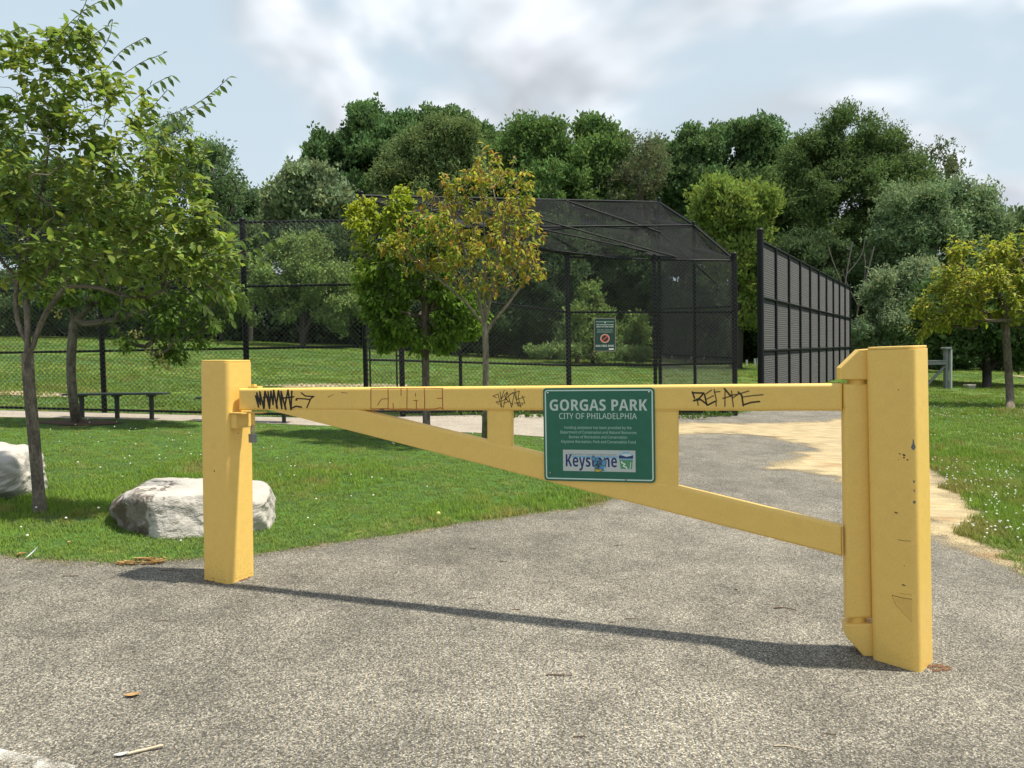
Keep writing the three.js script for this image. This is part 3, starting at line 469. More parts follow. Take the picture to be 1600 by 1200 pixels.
// ---------------------------------------------------------------- the park sign on the gate
{
  const [TL, TR, BR, BL] = [[848, 607], [1022, 604.6], [1025, 755.4], [851, 750]].map(([x, y]) => uv2(x, y, 0.006));
  const w = (TR[0] - TL[0] + BR[0] - BL[0]) / 2, h = (TL[1] - BL[1] + TR[1] - BR[1]) / 2, cu = (TL[0] + TR[0] + BL[0] + BR[0]) / 4, cv = (TL[1] + TR[1] + BL[1] + BR[1]) / 4, tilt = Math.atan2(TR[1] - TL[1] + BR[1] - BL[1], TR[0] - TL[0] + BR[0] - BL[0]);
  const pos = V(cu, cv, 0.002).applyAxisAngle(V(0, 1, 0), gateTurn).add(gatePos);
  const sign = thing('park_sign', 'green metal park sign with white lettering screwed to the yellow gate', 'sign', pos, gateTurn);
  sign.rotation.z = tilt; sign.rotation.order = 'YXZ';
  const green = std(lin(0.012, 0.115, 0.066), 0.38);
  mesh('plate', flat(bevelled(roundRect(w, h, 0.022, 6), 0.004, 0.001, 1), 0.004), green, sign);
  const W = 1320, H = Math.round(1320 * h / w);
  const map = canvasTex(W, H, (c) => {
    const r = rng(8), ky = H / 1105;
    c.fillStyle = 'rgb(27,96,74)'; c.fillRect(0, 0, W, H);
    for (let k = 0; k < 900; k++) { c.fillStyle = r() < 0.5 ? `rgba(20,80,60,${0.05 * r()})` : `rgba(60,125,100,${0.05 * r()})`; c.beginPath(); c.ellipse(r() * W, r() * H, 20 + 90 * r(), 10 + 50 * r(), r() * 3, 0, 7); c.fill(); }
    c.scale(1, ky); const H0 = 1105;
    c.strokeStyle = 'rgb(190,210,200)'; c.lineWidth = 15; c.beginPath(); c.roundRect(28, 30, W - 56, H0 - 58, 26); c.stroke();
    c.textAlign = 'center'; c.textBaseline = 'alphabetic';
    const fit = (s, font, x, y, width, col) => { c.font = font; const k = width / c.measureText(s).width; c.save(); c.translate(x, y); c.scale(k, 1); c.fillStyle = col; c.fillText(s, 0, 0); c.restore(); };
    fit('GORGAS PARK', 'bold 182px sans-serif', 652, 268, 1165, 'rgb(182,196,188)');
    fit('CITY OF PHILADELPHIA', '94px sans-serif', 650, 366, 925, 'rgb(186,202,192)');
    const col = 'rgb(165,190,178)';
    fit('Funding assistance has been provided by the', '46px sans-serif', 652, 484, 800, col); fit('Department of Conservation and Natural Resources', '46px sans-serif', 654, 539, 910, col);
    fit('Bureau of Recreation and Conservation', '46px sans-serif', 653, 595, 695, col); fit('Keystone Recreation, Park and Conservation Fund', '46px sans-serif', 655, 650, 890, col);
    c.fillStyle = 'rgb(178,186,182)'; c.fillRect(232, 732, 860, 252);
    c.textAlign = 'left'; const fl = (s, font, x, y, width, cc) => { c.font = font; const k = width / c.measureText(s).width; c.save(); c.translate(x, y); c.scale(k, 1); c.fillStyle = cc; c.fillText(s, 0, 0); c.restore(); };
    c.fillStyle = 'rgb(120,165,190)'; c.fillRect(340, 802, 545, 22);
    fl('PA Department of Conservation & Natural Resources', '30px sans-serif', 292, 796, 580, 'rgb(70,80,90)');
    fl('Keystone', 'bold 202px sans-serif', 252, 930, 630, 'rgb(14,38,98)');
    // the little keystone-shaped landscape
    c.save(); c.beginPath(); c.moveTo(940, 746); c.lineTo(1022, 746); c.lineTo(1022, 774); c.lineTo(1068, 776); c.lineTo(1050, 950); c.lineTo(920, 948); c.lineTo(892, 774); c.lineTo(940, 772); c.closePath(); c.clip();
    c.fillStyle = 'rgb(135,175,200)'; c.fillRect(880, 740, 200, 220); c.fillStyle = 'rgb(200,210,212)'; c.beginPath(); c.ellipse(985, 790, 60, 18, 0, 0, 7); c.fill();
    c.fillStyle = 'rgb(22,52,98)'; c.beginPath(); c.moveTo(880, 800); c.lineTo(930, 788); c.lineTo(985, 806); c.lineTo(1080, 786); c.lineTo(1080, 830); c.lineTo(880, 836); c.fill();
    c.fillStyle = 'rgb(120,160,185)'; c.fillRect(880, 826, 200, 20); c.fillStyle = 'rgb(78,140,98)'; c.fillRect(880, 844, 200, 120);
    c.strokeStyle = 'rgb(205,215,205)'; c.lineWidth = 15; c.beginPath(); c.moveTo(935, 860); c.bezierCurveTo(905, 890, 1000, 880, 955, 905); c.bezierCurveTo(930, 925, 1010, 915, 985, 955); c.stroke(); c.lineWidth = 8; c.beginPath(); c.moveTo(1038, 870); c.lineTo(1026, 950); c.stroke(); c.restore();
    // a blue and yellow sticker scribble over the middle letters
    c.lineWidth = 7; c.strokeStyle = 'rgb(35,60,75)'; c.fillStyle = 'rgba(85,145,185,0.92)';
    for (const [x, y, rx, ry] of [[660, 900, 62, 58], [700, 930, 46, 44], [640, 850, 34, 24], [600, 835, 24, 22], [720, 880, 30, 40]]) { c.beginPath(); c.ellipse(x, y, rx, ry, 0.3, 0, 7); c.fill(); c.stroke(); }
    for (let k = 0; k < 26; k++) { c.beginPath(); c.moveTo(610 + r() * 110, 840 + r() * 120); c.quadraticCurveTo(610 + r() * 110, 840 + r() * 120, 610 + r() * 120, 840 + r() * 120); c.lineWidth = 4; c.stroke(); }
    c.fillStyle = 'rgb(190,170,60)'; c.beginPath(); c.moveTo(612, 950); c.quadraticCurveTo(660, 970, 708, 952); c.quadraticCurveTo(690, 996, 630, 990); c.quadraticCurveTo(604, 978, 612, 950); c.fill(); c.lineWidth = 6; c.stroke();
    c.fillStyle = 'rgb(150,180,195)'; c.fillRect(725, 930, 22, 48);
  });
  const face = new THREE.ShapeGeometry(new THREE.Shape(roundRect(w - 0.004, h - 0.004, 0.02, 6).map((p) => new THREE.Vector2(...p)))), fp = face.attributes.position;
  for (let i = 0; i < fp.count; i++) face.attributes.uv.setXY(i, fp.getX(i) / w + 0.5, fp.getY(i) / h + 0.5);
  face.translate(0, 0, 0.0052); mesh('sign_face', face, std(lin(1, 1, 1), 0.4, { map }), sign);
  for (const [x, y] of [[57, 60], [1253, 55], [73, 1010], [978, 1072]]) { const g = ball(0.006, (x / 1320 - 0.5) * w, (0.5 - y / 1105) * h, 0.0055); g.scale(1, 1, 1); mesh('screw', [g, box(0.009, 0.0015, 0.002, (x / 1320 - 0.5) * w, (0.5 - y / 1105) * h, 0.0112)], steel, sign); }
}

// ---------------------------------------------------------------- chain-link fences
const dull = (c, r, s) => new THREE.MeshPhysicalMaterial({ color: c, roughness: r, specularIntensity: s });
const vinyl = dull(lin(0.009, 0.011, 0.012), 0.55, 0.35), wireMat = dull(lin(0.045, 0.048, 0.05), 0.3, 1), postMat = dull(lin(0.006, 0.007, 0.008), 0.5, 0.5);
function link(A, B, C, D, period, wr, jitter = 0) {                          // woven wires across the quadrilateral A B C D (bottom left, bottom right, top right, top left)
  const W = A.distanceTo(B), H = (A.distanceTo(D) + B.distanceTo(C)) / 2, pos = [], nor = [], idx = [], r = rng(Math.round(W * 977 + H * 31));
  const out = B.clone().sub(A).cross(D.clone().sub(A)).normalize();
  const map = (s, t) => { const a = A.clone().lerp(B, s / W), b = D.clone().lerp(C, s / W); return a.lerp(b, t / H); };
  const wire = (p, q) => {
    const d = q.clone().sub(p).normalize(), n1 = out, n2 = d.clone().cross(n1), o = pos.length / 3;
    for (const e of [p, q]) for (let k = 0; k < 4; k++) { const a = k * Math.PI / 2 + 0.785, nx = n1.clone().multiplyScalar(Math.cos(a)).addScaledVector(n2, Math.sin(a)); pos.push(e.x + nx.x * wr, e.y + nx.y * wr, e.z + nx.z * wr); nor.push(nx.x, nx.y, nx.z); }
    for (let k = 0; k < 4; k++) { const k2 = (k + 1) % 4; idx.push(o + k, o + k2, o + 4 + k, o + k2, o + 4 + k2, o + 4 + k); }
  };
  for (const dir of [1, -1]) {
    const c0 = dir > 0 ? -H : 0, c1 = dir > 0 ? W : W + H;
    for (let c = c0 + period / 2; c < c1; c += period) {                     // s = c + dir * t
      const cc = c + jitter * (r() - 0.5) * period;
      let t0 = 0, t1 = H; if (dir > 0) { t0 = Math.max(0, -cc); t1 = Math.min(H, W - cc); } else { t0 = Math.max(0, cc - W); t1 = Math.min(H, cc); }
      if (t1 - t0 < 0.02) continue;
      wire(map(cc + dir * t0, t0).addScaledVector(out, dir * wr * 0.9), map(cc + dir * t1, t1).addScaledVector(out, dir * wr * 0.9));
    }
  }
  const g = new THREE.BufferGeometry(); g.setAttribute('position', new THREE.Float32BufferAttribute(pos, 3)); g.setAttribute('normal', new THREE.Float32BufferAttribute(nor, 3)); g.setIndex(idx); return g;
}
const netMat = dull(lin(0.02, 0.023, 0.027), 0.6, 0.4);
const fpost = (x, z, top, r, parent, cap = true) => { const y0 = Y(x, z) - 0.1, g = [rod(V(x, y0, z), V(x, top, z), r, r, 14)]; const o = mesh('post', g, postMat, parent); if (cap) mesh('post_cap', ball(r * 1.12, x, top + r * 0.15, z, 0.8), postMat, o); return o; };
const rail = (a, b, r, parent) => mesh('rail', rod(a, b, r, r, 10, true), vinyl, parent);
const collars = (x, z, ys, r, parent) => ys.forEach((y) => { const g = new THREE.CylinderGeometry(r * 1.12, r * 1.12, 0.045, 14); g.translate(x, y, z); mesh('rail_band', g, postMat, parent); });
const yAt = (py, px, d) => at(px, py, d).y;
{
  const f = thing('chain_link_fence', 'tall black chain link fence behind the bench at the left', 'fence');
  const D = 15, rows = [yAt(346, 470, D), yAt(446, 470, D), yAt(543, 470, D), yAt(640, 470, D)], xs = [-13.1, -10.55, -7.98, at(383, 500, D).x, at(564, 500, D).x];
  for (let i = 0; i < 4; i++) fpost(xs[i], -D, rows[0] + (i === 3 ? 0.04 : 0.0), i === 3 ? 0.055 : 0.05, f);
  for (let i = 0; i < 4; i++) {
    const z = -D + 0.06, drop = (k) => (k === 3 ? Y(xs[i], -D) + 0.05 : rows[k]);
    for (let k = 0; k < 4; k++) rail(V(xs[i] + 0.04, k === 3 ? Y(xs[i], -D) + 0.06 : rows[k], -D), V(xs[i + 1] - 0.05, k === 3 ? Y(xs[i + 1], -D) + 0.06 : rows[k], -D), 0.024, f);
    mesh('wire_mesh', link(V(xs[i], Y(xs[i], -D) + 0.03, z), V(xs[i + 1], Y(xs[i + 1], -D) + 0.03, z), V(xs[i + 1], rows[0], z), V(xs[i], rows[0], z), 0.092, 0.0038, 0.12), wireMat, f);
  }
}
const bx = (px, d) => V((ray(px, 560).x / -ray(px, 560).z) * d, 0, -d);
const P563 = at(564.5, 302, 15), P573 = at(574, 402, 15.1), P617 = at(616, 402, 15.52), P623 = at(624, 402, 15.6), P715 = at(716, 402, 16.1), P886 = at(886, 399, 17.0), P1022 = at(1022, 405, 17.3), P1145 = at(1147, 406, 17.5), P1030 = at(1029, 316, 20), P1085 = at(1084, 352, 18.75);
{
  const b = thing('backstop', 'black chain link backstop with a raised net hood behind home plate', 'backstop');
  const TALL = P563.y, WALL = P1145.y;
  const foot = (p) => V(p.x, Y(p.x, p.z) + 0.04, p.z), lift = (p, y) => V(p.x, y, p.z), up = (p, f) => V(p.x, lerp(foot(p).y, p.y, f), p.z);
  fpost(P563.x, P563.z, TALL, 0.048, b); fpost(P623.x, P623.z, WALL + 0.9, 0.055, b); fpost(P715.x, P715.z, WALL + 0.5, 0.036, b, false); fpost(P886.x, P886.z, WALL + 0.12, 0.058, b); fpost(P1022.x, P1022.z, WALL + 0.1, 0.042, b); fpost(P1145.x, P1145.z, WALL + 0.12, 0.058, b);
  fpost(P1030.x, P1030.z, P1030.y + 0.08, 0.05, b); fpost(P1085.x, P1085.z, P1085.y + 0.06, 0.04, b);
  // the right-hand wall under the hood: 886 - 1022 - 1145
  const lv = [[402, 401.5, 406, 407], [488, 488, 488, 487.5], [571, 571, 570, 568]];
  const row = (k, px, p) => at(px, lv[k][px < 900 ? 1 : px < 1100 ? 2 : 3], -p.z).y;
  for (const [p, q, a, c] of [[P886, P1022, 886, 1022], [P1022, P1145, 1022, 1147]]) {
    for (let k = 0; k < 3; k++) rail(V(p.x, row(k, a, p), p.z), V(q.x, row(k, c, q), q.z), 0.024, b);
    rail(foot(p).setY(foot(p).y + 0.06), foot(q).setY(foot(q).y + 0.06), 0.04, b);
    const n = V(0, 0, 0.06); mesh('wire_mesh', link(foot(p).add(n), foot(q).add(n), V(q.x, row(0, c, q), q.z).add(n), V(p.x, row(0, a, p), p.z).add(n), 0.092, 0.0038, 0.12), wireMat, b);
  }
  // the left wing, climbing to the tall post; its first bay is a narrow gate
  const wing = [P563, P623, P715, P886];
  const topAt = (p) => { const t = (p.x - P563.x) / (P886.x - P563.x); return lerp(TALL - 0.06, P886.y, t); };
  const rowL = (p, k) => lerp([yAt(446, 565, 15), yAt(562, 570, 15)][k], [row(1, 886, P886), row(2, 886, P886)][k], clamp((p.x - P563.x) / (P886.x - P563.x), 0, 1));
  for (let i = 0; i < 3; i++) {
    const p = wing[i], q = wing[i + 1], n = V(0.03, 0, 0.06);
    for (let k = 0; k < 2; k++) rail(V(p.x, rowL(p, k), p.z), V(q.x, rowL(q, k), q.z), 0.023, b);
    rail(lift(p, topAt(p)), lift(q, topAt(q)), 0.026, b);
    if (i) rail(foot(p).setY(foot(p).y + 0.06), foot(q).setY(foot(q).y + 0.06), 0.03, b); else rail(foot(p).setY(foot(p).y + 0.1), foot(q).setY(foot(q).y + 0.1), 0.028, b);
    mesh('wire_mesh', link(foot(p).add(n), foot(q).add(n), lift(q, topAt(q)).add(n), lift(p, topAt(p)).add(n), 0.092, 0.0038, 0.12), wireMat, b);
  }
  for (const p of [P573, P617]) mesh('gate_stile', rod(lift(p, foot(p).y + 0.1), lift(p, rowL(p, 0)), 0.018, 0.018, 8), postMat, b);
  for (const h of [0.5, 1.2, 1.7]) mesh('hinge', box(0.1, 0.03, 0.03, (P617.x + P623.x) / 2, foot(P623).y + h, P623.z + 0.03), postMat, b);
  // the far right wing: finer mesh, two thicknesses
  const wr = [P1145, P1085, P1030];
  for (let i = 0; i < 2; i++) {
    const p = wr[i], q = wr[i + 1], tp = i ? P1085.y : WALL;
    rail(lift(p, tp), lift(q, q.y), 0.026, b);
    for (const h of [1.28, 2.45]) rail(V(p.x, foot(p).y + h, p.z), V(q.x, foot(q).y + h, q.z), 0.022, b);
    const n = V(0.06, 0, 0.05); mesh('wire_mesh', link(foot(q).setY(foot(q).y + 1.15).add(n), foot(p).setY(foot(p).y + 1.15).add(n), lift(p, tp).add(n), lift(q, q.y).add(n), 0.04, 0.0034, 0.2), netMat, b);
    mesh('wire_mesh', link(foot(q), foot(p), V(p.x, foot(p).y + 1.2, p.z), V(q.x, foot(q).y + 1.2, q.z), 0.05, 0.0034, 0.1), wireMat, b);
  }
  // the hood: a sloping net between the top of the wall, the tall post and the far post
  const A = lift(P563, TALL - 0.05), B = lift(P886, P886.y), C = lift(P1145, WALL), Dd = lift(P1030, P1030.y);
  const mAB = A.clone().lerp(B, 0.5), mCD = lift(P1085, P1085.y);
  rail(A, Dd, 0.03, b); rail(mAB, mCD, 0.022, b);
  const T = (u, v) => A.clone().lerp(B, v).lerp(Dd.clone().lerp(C, v), u);
  const braces = [[[0.12, 0], [0.52, 1]], [[0.66, 0], [0.9, 0.5]], [[0.9, 0.5], [1.0, 0.98]], [[0.45, 0.0], [0.8, 1]]];
  for (const [p, q] of [[T(0.28, 0), T(0.66, 0.98)], [T(0.62, 0), T(0.8, 0.55)], [T(0.8, 0.55), T(0.97, 1).add(V(0, -0.6, -0.6))], [T(0.1, 0.1), T(0.55, 0.9)]]) mesh('hood_brace', rod(p, q, 0.018, 0.018, 8, true), vinyl, b);
  // the net sags between its rails: strips along the slope
  const N = 6, sag = (u, v) => T(u, v).add(V(0, -0.22 * Math.sin(Math.PI * ((v * 2) % 1)) * (0.5 + 0.5 * Math.sin(u * 7)) - 0.05 * Math.sin(u * 23), 0));
  const nets = []; for (let i = 0; i < N; i++) for (let j = 0; j < 4; j++) { const u0 = i / N, u1 = (i + 1) / N, v0 = j / 4, v1 = (j + 1) / 4; nets.push(link(sag(u0, v1), sag(u1, v1), sag(u1, v0), sag(u0, v0), 0.042, 0.0029, 0.3)); }
  mesh('hood_net', nets, netMat, b);
  // fittings
  for (const p of [P886, P1022, P1145]) collars(p.x, p.z, [row(0, 886, P886), row(1, 886, P886) - 0.02, row(2, 886, P886)].map((y) => y), 0.062, b);
}
{ // dog sign wired to the mesh
  const d = 17.02, c = [[927, 497.5], [961, 497.5], [961, 549], [927, 549]].map(([x, y]) => at(x, y, d)), w = c[0].distanceTo(c[1]), h = c[1].distanceTo(c[2]), m = c[0].clone().add(c[2]).multiplyScalar(0.5);
  const s = thing('warning_sign', 'green dog free zone sign with a red prohibition ring on the backstop mesh', 'sign', m, 0.06); s.rotation.z = -0.017;
  mesh('plate', flat(bevelled(roundRect(w, h, 0.035, 5), 0.006, 0.001, 1), 0.004), std(lin(0.2, 0.19, 0.17), 0.5), s);
  const W = 440, H = 700, map = canvasTex(W, H, (g) => {
    g.fillStyle = 'rgb(22,62,52)'; g.fillRect(0, 0, W, H); g.strokeStyle = 'rgb(130,125,115)'; g.lineWidth = 14; g.beginPath(); g.roundRect(7, 7, W - 14, H - 14, 34); g.stroke();
    g.textAlign = 'center'; const fit = (t, f, y, width, col) => { g.font = f; const k = width / g.measureText(t).width; g.save(); g.translate(W / 2, y); g.scale(k, 1); g.fillStyle = col; g.fillText(t, 0, 0); g.restore(); };
    g.fillStyle = 'rgba(150,185,165,0.8)'; g.fillRect(40, 66, 360, 20); g.fillStyle = 'rgb(210,225,215)'; g.beginPath(); g.arc(222, 96, 12, 0, 7); g.fill();
    const wc = 'rgb(205,215,205)'; fit('FOR THE HEALTH AND', 'bold 40px sans-serif', 152, 350, wc); fit('SAFETY OF PARK USERS', 'bold 40px sans-serif', 196, 350, wc);
    fit('THIS BALL FIELD HAS', '40px sans-serif', 262, 320, 'rgb(170,195,180)'); fit('BEEN DESIGNATED A', '40px sans-serif', 306, 320, 'rgb(170,195,180)');
    g.fillStyle = 'rgb(235,225,215)'; g.beginPath(); g.arc(222, 428, 92, 0, 7); g.fill(); g.fillStyle = 'rgb(22,40,35)'; g.beginPath(); g.arc(222, 428, 66, 0, 7); g.fill();
    g.fillStyle = 'rgb(75,50,35)'; g.beginPath(); g.ellipse(215, 430, 40, 20, 0, 0, 7); g.fill(); g.fillRect(182, 436, 11, 38); g.fillRect(238, 436, 11, 38); g.beginPath(); g.ellipse(258, 408, 18, 14, 0.4, 0, 7); g.fill();
    g.strokeStyle = 'rgb(215,90,65)'; g.lineWidth = 17; g.beginPath(); g.arc(222, 428, 76, 0, 7); g.stroke(); g.beginPath(); g.moveTo(275, 374); g.lineTo(168, 482); g.stroke();
    fit('DOG FREE ZONE', 'bold 56px serif', 604, 372, 'rgb(225,230,222)'); g.fillStyle = 'rgb(220,225,220)'; g.fillRect(302, 636, 100, 32); g.fillStyle = 'rgba(120,160,130,0.4)'; g.fillRect(60, 380, 8, 80); g.fillRect(345, 440, 30, 4);
  });
  const f = new THREE.ShapeGeometry(new THREE.Shape(roundRect(w - 0.004, h - 0.004, 0.033, 5).map((p) => new THREE.Vector2(...p)))), p = f.attributes.position; for (let i = 0; i < p.count; i++) f.attributes.uv.setXY(i, p.getX(i) / w + 0.5, p.getY(i) / h + 0.5);
  f.translate(0, 0, 0.0052); mesh('sign_face', f, std(lin(1, 1, 1), 0.45, { map }), s);
  s.position.z += 0.12;
}
{ // the fence that runs away to the right, close-woven and pale in the sun
  const f = thing('chain_link_fence', 'tall close-woven chain link fence in ten bays receding to the right', 'fence');
  const d0 = 20.5, d1 = 38, p0 = at(1188.4, 500, d0), p1 = at(1328, 500, d1), fine = std(lin(0.05, 0.05, 0.05), 0.6), lath = std(lin(0.08, 0.083, 0.086), 0.6);
  const Lv = [4.55, 3.05, 1.62];
  const pt = (k) => { const t = k / 10, x = lerp(p0.x, p1.x, t), z = lerp(-d0, -d1, t); return V(x, Y(x, z), z); };
  const lvl = (k, i) => Lv[i] + 0.012 * k;
  for (let k = 0; k <= 10; k++) { const p = pt(k); fpost(p.x, p.z, lvl(k, 0) + (k === 0 ? 0.24 : k === 10 ? 0.12 : 0.02), k === 0 ? 0.085 : 0.05, f, k === 0 || k === 10); }
  const n = V(-0.05, 0, 0.03);
  for (let k = 0; k < 10; k++) {
    const p = pt(k), q = pt(k + 1);
    for (let i = 0; i < 3; i++) rail(V(p.x, lvl(k, i), p.z), V(q.x, lvl(k + 1, i), q.z), 0.034, f);
    mesh('wire_mesh', link(p.clone().setY(p.y + 0.04).add(n), q.clone().setY(q.y + 0.04).add(n), V(q.x, lvl(k + 1, 0), q.z).add(n), V(p.x, lvl(k, 0), p.z).add(n), 0.055, 0.006, 0.15), fine, f);
    const rows = [], rr = rng(k + 5); for (let h = 0.1; h < 4.4; h += 0.062) { const a = p.clone().setY(lerp(p.y, lvl(k, 0), h / 4.45)).add(n), c = q.clone().setY(lerp(q.y, lvl(k + 1, 0), h / 4.45)).add(n); rows.push(rod(a, c.setY(c.y + (rr() - 0.5) * 0.02), 0.013, 0.013, 4)); }
    stuff(mesh('woven_lath', rows, lath, f));
  }
}

// ---------------------------------------------------------------- benches
{
  const D = 14.1, dark = std(lin(0.02, 0.026, 0.024), 0.45), plank = std(lin(0.035, 0.05, 0.042), 0.4);
  const make = (dx, label) => {
    const c = at(180 + dx, 560, D); c.y = Y(c.x, c.z); const b = thing('bench', label, 'bench', c, 0, 'backless benches along the fence'); b.rotation.z = -0.008;
    const S = D / 1200, top = 0.46;
    for (let k = -1; k <= 1; k++) mesh('seat_plank', (() => { const g = bevelled(roundRect(157 * S, 0.035, 0.008, 2), 0.105, 0.004, 1); g.translate(0, top, 0.05 + k * 0.115); return g; })(), plank, b);
    for (const x of [-55, 0, 54]) { const l = mesh('leg', box(0.06, top + 0.1, 0.06, x * S, top / 2 - 0.06, 0), dark, b); mesh('seat_bracket', box(0.05, 0.035, 0.3, x * S, top - 0.035, 0), dark, l); }
  };
  make(0, 'dark green backless bench in front of the fence beside the leaning tree trunk'); make(207, 'dark green backless bench half hidden behind the left gate post');
}

// ---------------------------------------------------------------- boulders
{
  const grain = (() => { const a = tiled(8, 51), b = tiled(32, 52), c = tiled(128, 53), h = new Float32Array(512 * 512); for (let j = 0; j < 512; j++) for (let i = 0; i < 512; i++) { const x = i / 512, y = j / 512; h[j * 512 + i] = 0.45 * Math.abs(a(x * 8, y * 8) - 0.5) * 2 + 0.3 * Math.abs(b(x * 32, y * 32) - 0.5) * 2 + 0.25 * c(x * 128, y * 128); } return tex(512, (i, j) => h[j * 512 + i], { srgb: false }); })();
  const rockMat = std(lin(1, 1, 1), 0.88, { vertexColors: true, bumpMap: grain, bumpScale: 0.014 });
  function boulder(label, c, half, planes, seed, colour) {
    { // fractured faces: many shallow cuts into the rough block
      const rp = rng(Math.round(seed * 100)), hull = (d) => { let s = 0; for (const [m, o] of planes) { const k = d.dot(m) / o; if (k > 0) s += Math.pow(k, 34); } return Math.pow(s, -1 / 34); }, cuts = [], pts = [];
      for (let k = 0; k < 1500; k++) { const d = V(rp() - 0.5, rp() - 0.5, rp() - 0.5).normalize(); pts.push(d.multiplyScalar(hull(d))); }
      for (let k = 0; k < 26; k++) { const d = V(rp() - 0.5, rp() - 0.5, rp() - 0.5).normalize(); let far = 0; for (const q of pts) far = Math.max(far, q.dot(d)); cuts.push([d, far * (0.88 + 0.09 * rp())]); }
      planes = [...planes, ...cuts];
    }
    const g0 = new THREE.IcosahedronGeometry(1, 44), p = g0.attributes.position, col = [], uv = g0.attributes.uv, n = V();
    for (let i = 0; i < p.count; i++) {
      n.fromBufferAttribute(p, i).normalize(); let s = 0;
      for (const [m, o] of planes) { const k = (n.x * m.x + n.y * m.y + n.z * m.z) / o; if (k > 0) s += Math.pow(k, 34); }
      let R = Math.pow(s, -1 / 34); const x = n.x * R, y = n.y * R, z = n.z * R;
      const rid = 1 - Math.abs(fbm(x * 3.2 + seed, y * 3.2, z * 3.2, 5) - 0.5) * 2, fine = fbm(x * 14, y * 14 + seed, z * 14, 3), steps = Math.abs((fbm(x * 2 + 9, y * 4.5, z * 2 + seed, 3) * 5) % 1 - 0.5);
      R *= 1.03 + 0.09 * (rid - 0.75) + 0.06 * (fine - 0.5) - 0.06 * steps;
      p.setXYZ(i, n.x * R, n.y * R, n.z * R); uv.setXY(i, (x + z * 0.6) / 0.8, (y + z * 0.5) / 0.8);
      const q = colour(x, y, z, rid, fine); col.push(q[0], q[1], q[2]);
    }
    g0.setAttribute('color', new THREE.Float32BufferAttribute(col, 3)); g0.deleteAttribute('normal');
    // smooth shading over coincident corners, so facets read as rock faces and not as triangles
    const key = new Map(), acc = []; const P = (i) => V().fromBufferAttribute(p, i), ids = [];
    for (let i = 0; i < p.count; i++) { const k = [0, 1, 2].map((a) => Math.round(p.array[i * 3 + a] * 4000)).join(); if (!key.has(k)) { key.set(k, acc.length); acc.push(V()); } ids.push(key.get(k)); }
    for (let i = 0; i < p.count; i += 3) { const a = P(i), fn = P(i + 1).sub(a).cross(P(i + 2).sub(a)); for (let k = 0; k < 3; k++) acc[ids[i + k]].add(fn); }
    const nor = []; for (let i = 0; i < p.count; i++) { const m = acc[ids[i]].clone().normalize(); nor.push(m.x, m.y, m.z); }
    g0.setAttribute('normal', new THREE.Float32BufferAttribute(nor, 3));
    const o = mesh('boulder', g0, rockMat); o.position.copy(c); return tag(o, label, 'boulder', null);
  }
  const white = (k) => [0.43 * k, 0.405 * k, 0.365 * k];
  const mixc = (a, b, t) => a.map((v, i) => lerp(v, b[i], t));
  {
    const f = gnd(296, 838), c = at(277, 800, -f.z + 0.3); c.y = Y(c.x, c.z) + 0.165;
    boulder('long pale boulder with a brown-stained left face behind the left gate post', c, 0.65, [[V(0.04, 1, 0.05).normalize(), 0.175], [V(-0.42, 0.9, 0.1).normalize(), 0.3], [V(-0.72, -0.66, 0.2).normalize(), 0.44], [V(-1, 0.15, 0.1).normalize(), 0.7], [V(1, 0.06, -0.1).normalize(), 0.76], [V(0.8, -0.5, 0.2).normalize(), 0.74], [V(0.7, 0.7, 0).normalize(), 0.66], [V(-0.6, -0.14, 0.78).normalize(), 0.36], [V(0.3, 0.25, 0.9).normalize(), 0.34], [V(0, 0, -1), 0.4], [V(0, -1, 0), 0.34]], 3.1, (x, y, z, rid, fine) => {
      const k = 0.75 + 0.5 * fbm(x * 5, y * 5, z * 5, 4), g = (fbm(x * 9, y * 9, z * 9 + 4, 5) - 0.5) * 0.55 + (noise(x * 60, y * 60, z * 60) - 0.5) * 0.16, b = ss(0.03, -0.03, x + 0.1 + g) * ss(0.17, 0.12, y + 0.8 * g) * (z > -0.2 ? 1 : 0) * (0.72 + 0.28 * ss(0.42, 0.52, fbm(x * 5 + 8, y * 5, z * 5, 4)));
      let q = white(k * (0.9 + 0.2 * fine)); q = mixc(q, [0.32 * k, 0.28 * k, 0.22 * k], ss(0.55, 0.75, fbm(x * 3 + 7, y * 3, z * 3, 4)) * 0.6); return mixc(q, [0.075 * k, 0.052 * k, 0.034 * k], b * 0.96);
    });
  }
  {
    const f = gnd(0, 788), c = at(-34, 750, -f.z + 0.35); c.y = Y(c.x, c.z) + 0.15;
    boulder('blocky pale boulder behind the tree trunk at the left edge', c, 0.5, [[V(0.05, 1, 0.06).normalize(), 0.3], [V(1, 0.05, -0.1).normalize(), 0.47], [V(0.25, 0.15, 0.95).normalize(), 0.38], [V(0.45, -0.8, 0.3).normalize(), 0.33], [V(-1, 0.1, 0), 0.6], [V(-0.4, 0.3, 0.85).normalize(), 0.45], [V(0, 0, -1), 0.45], [V(0, -1, 0), 0.4]], 8.7, (x, y, z, rid, fine) => {
      const k = 0.75 + 0.5 * fbm(x * 5 + 3, y * 5, z * 5, 4); let q = white(k * (0.9 + 0.25 * fine)); q = mixc(q, [0.2 * k, 0.19 * k, 0.17 * k], ss(0.5, 0.68, fbm(x * 4, y * 6 + 2, z * 4, 4)) * 0.75); return mixc(q, [0.25 * k, 0.15 * k, 0.07 * k], ss(-0.12, -0.3, y + 0.2 * (fine - 0.5)) * 0.7);
    });
  }
}

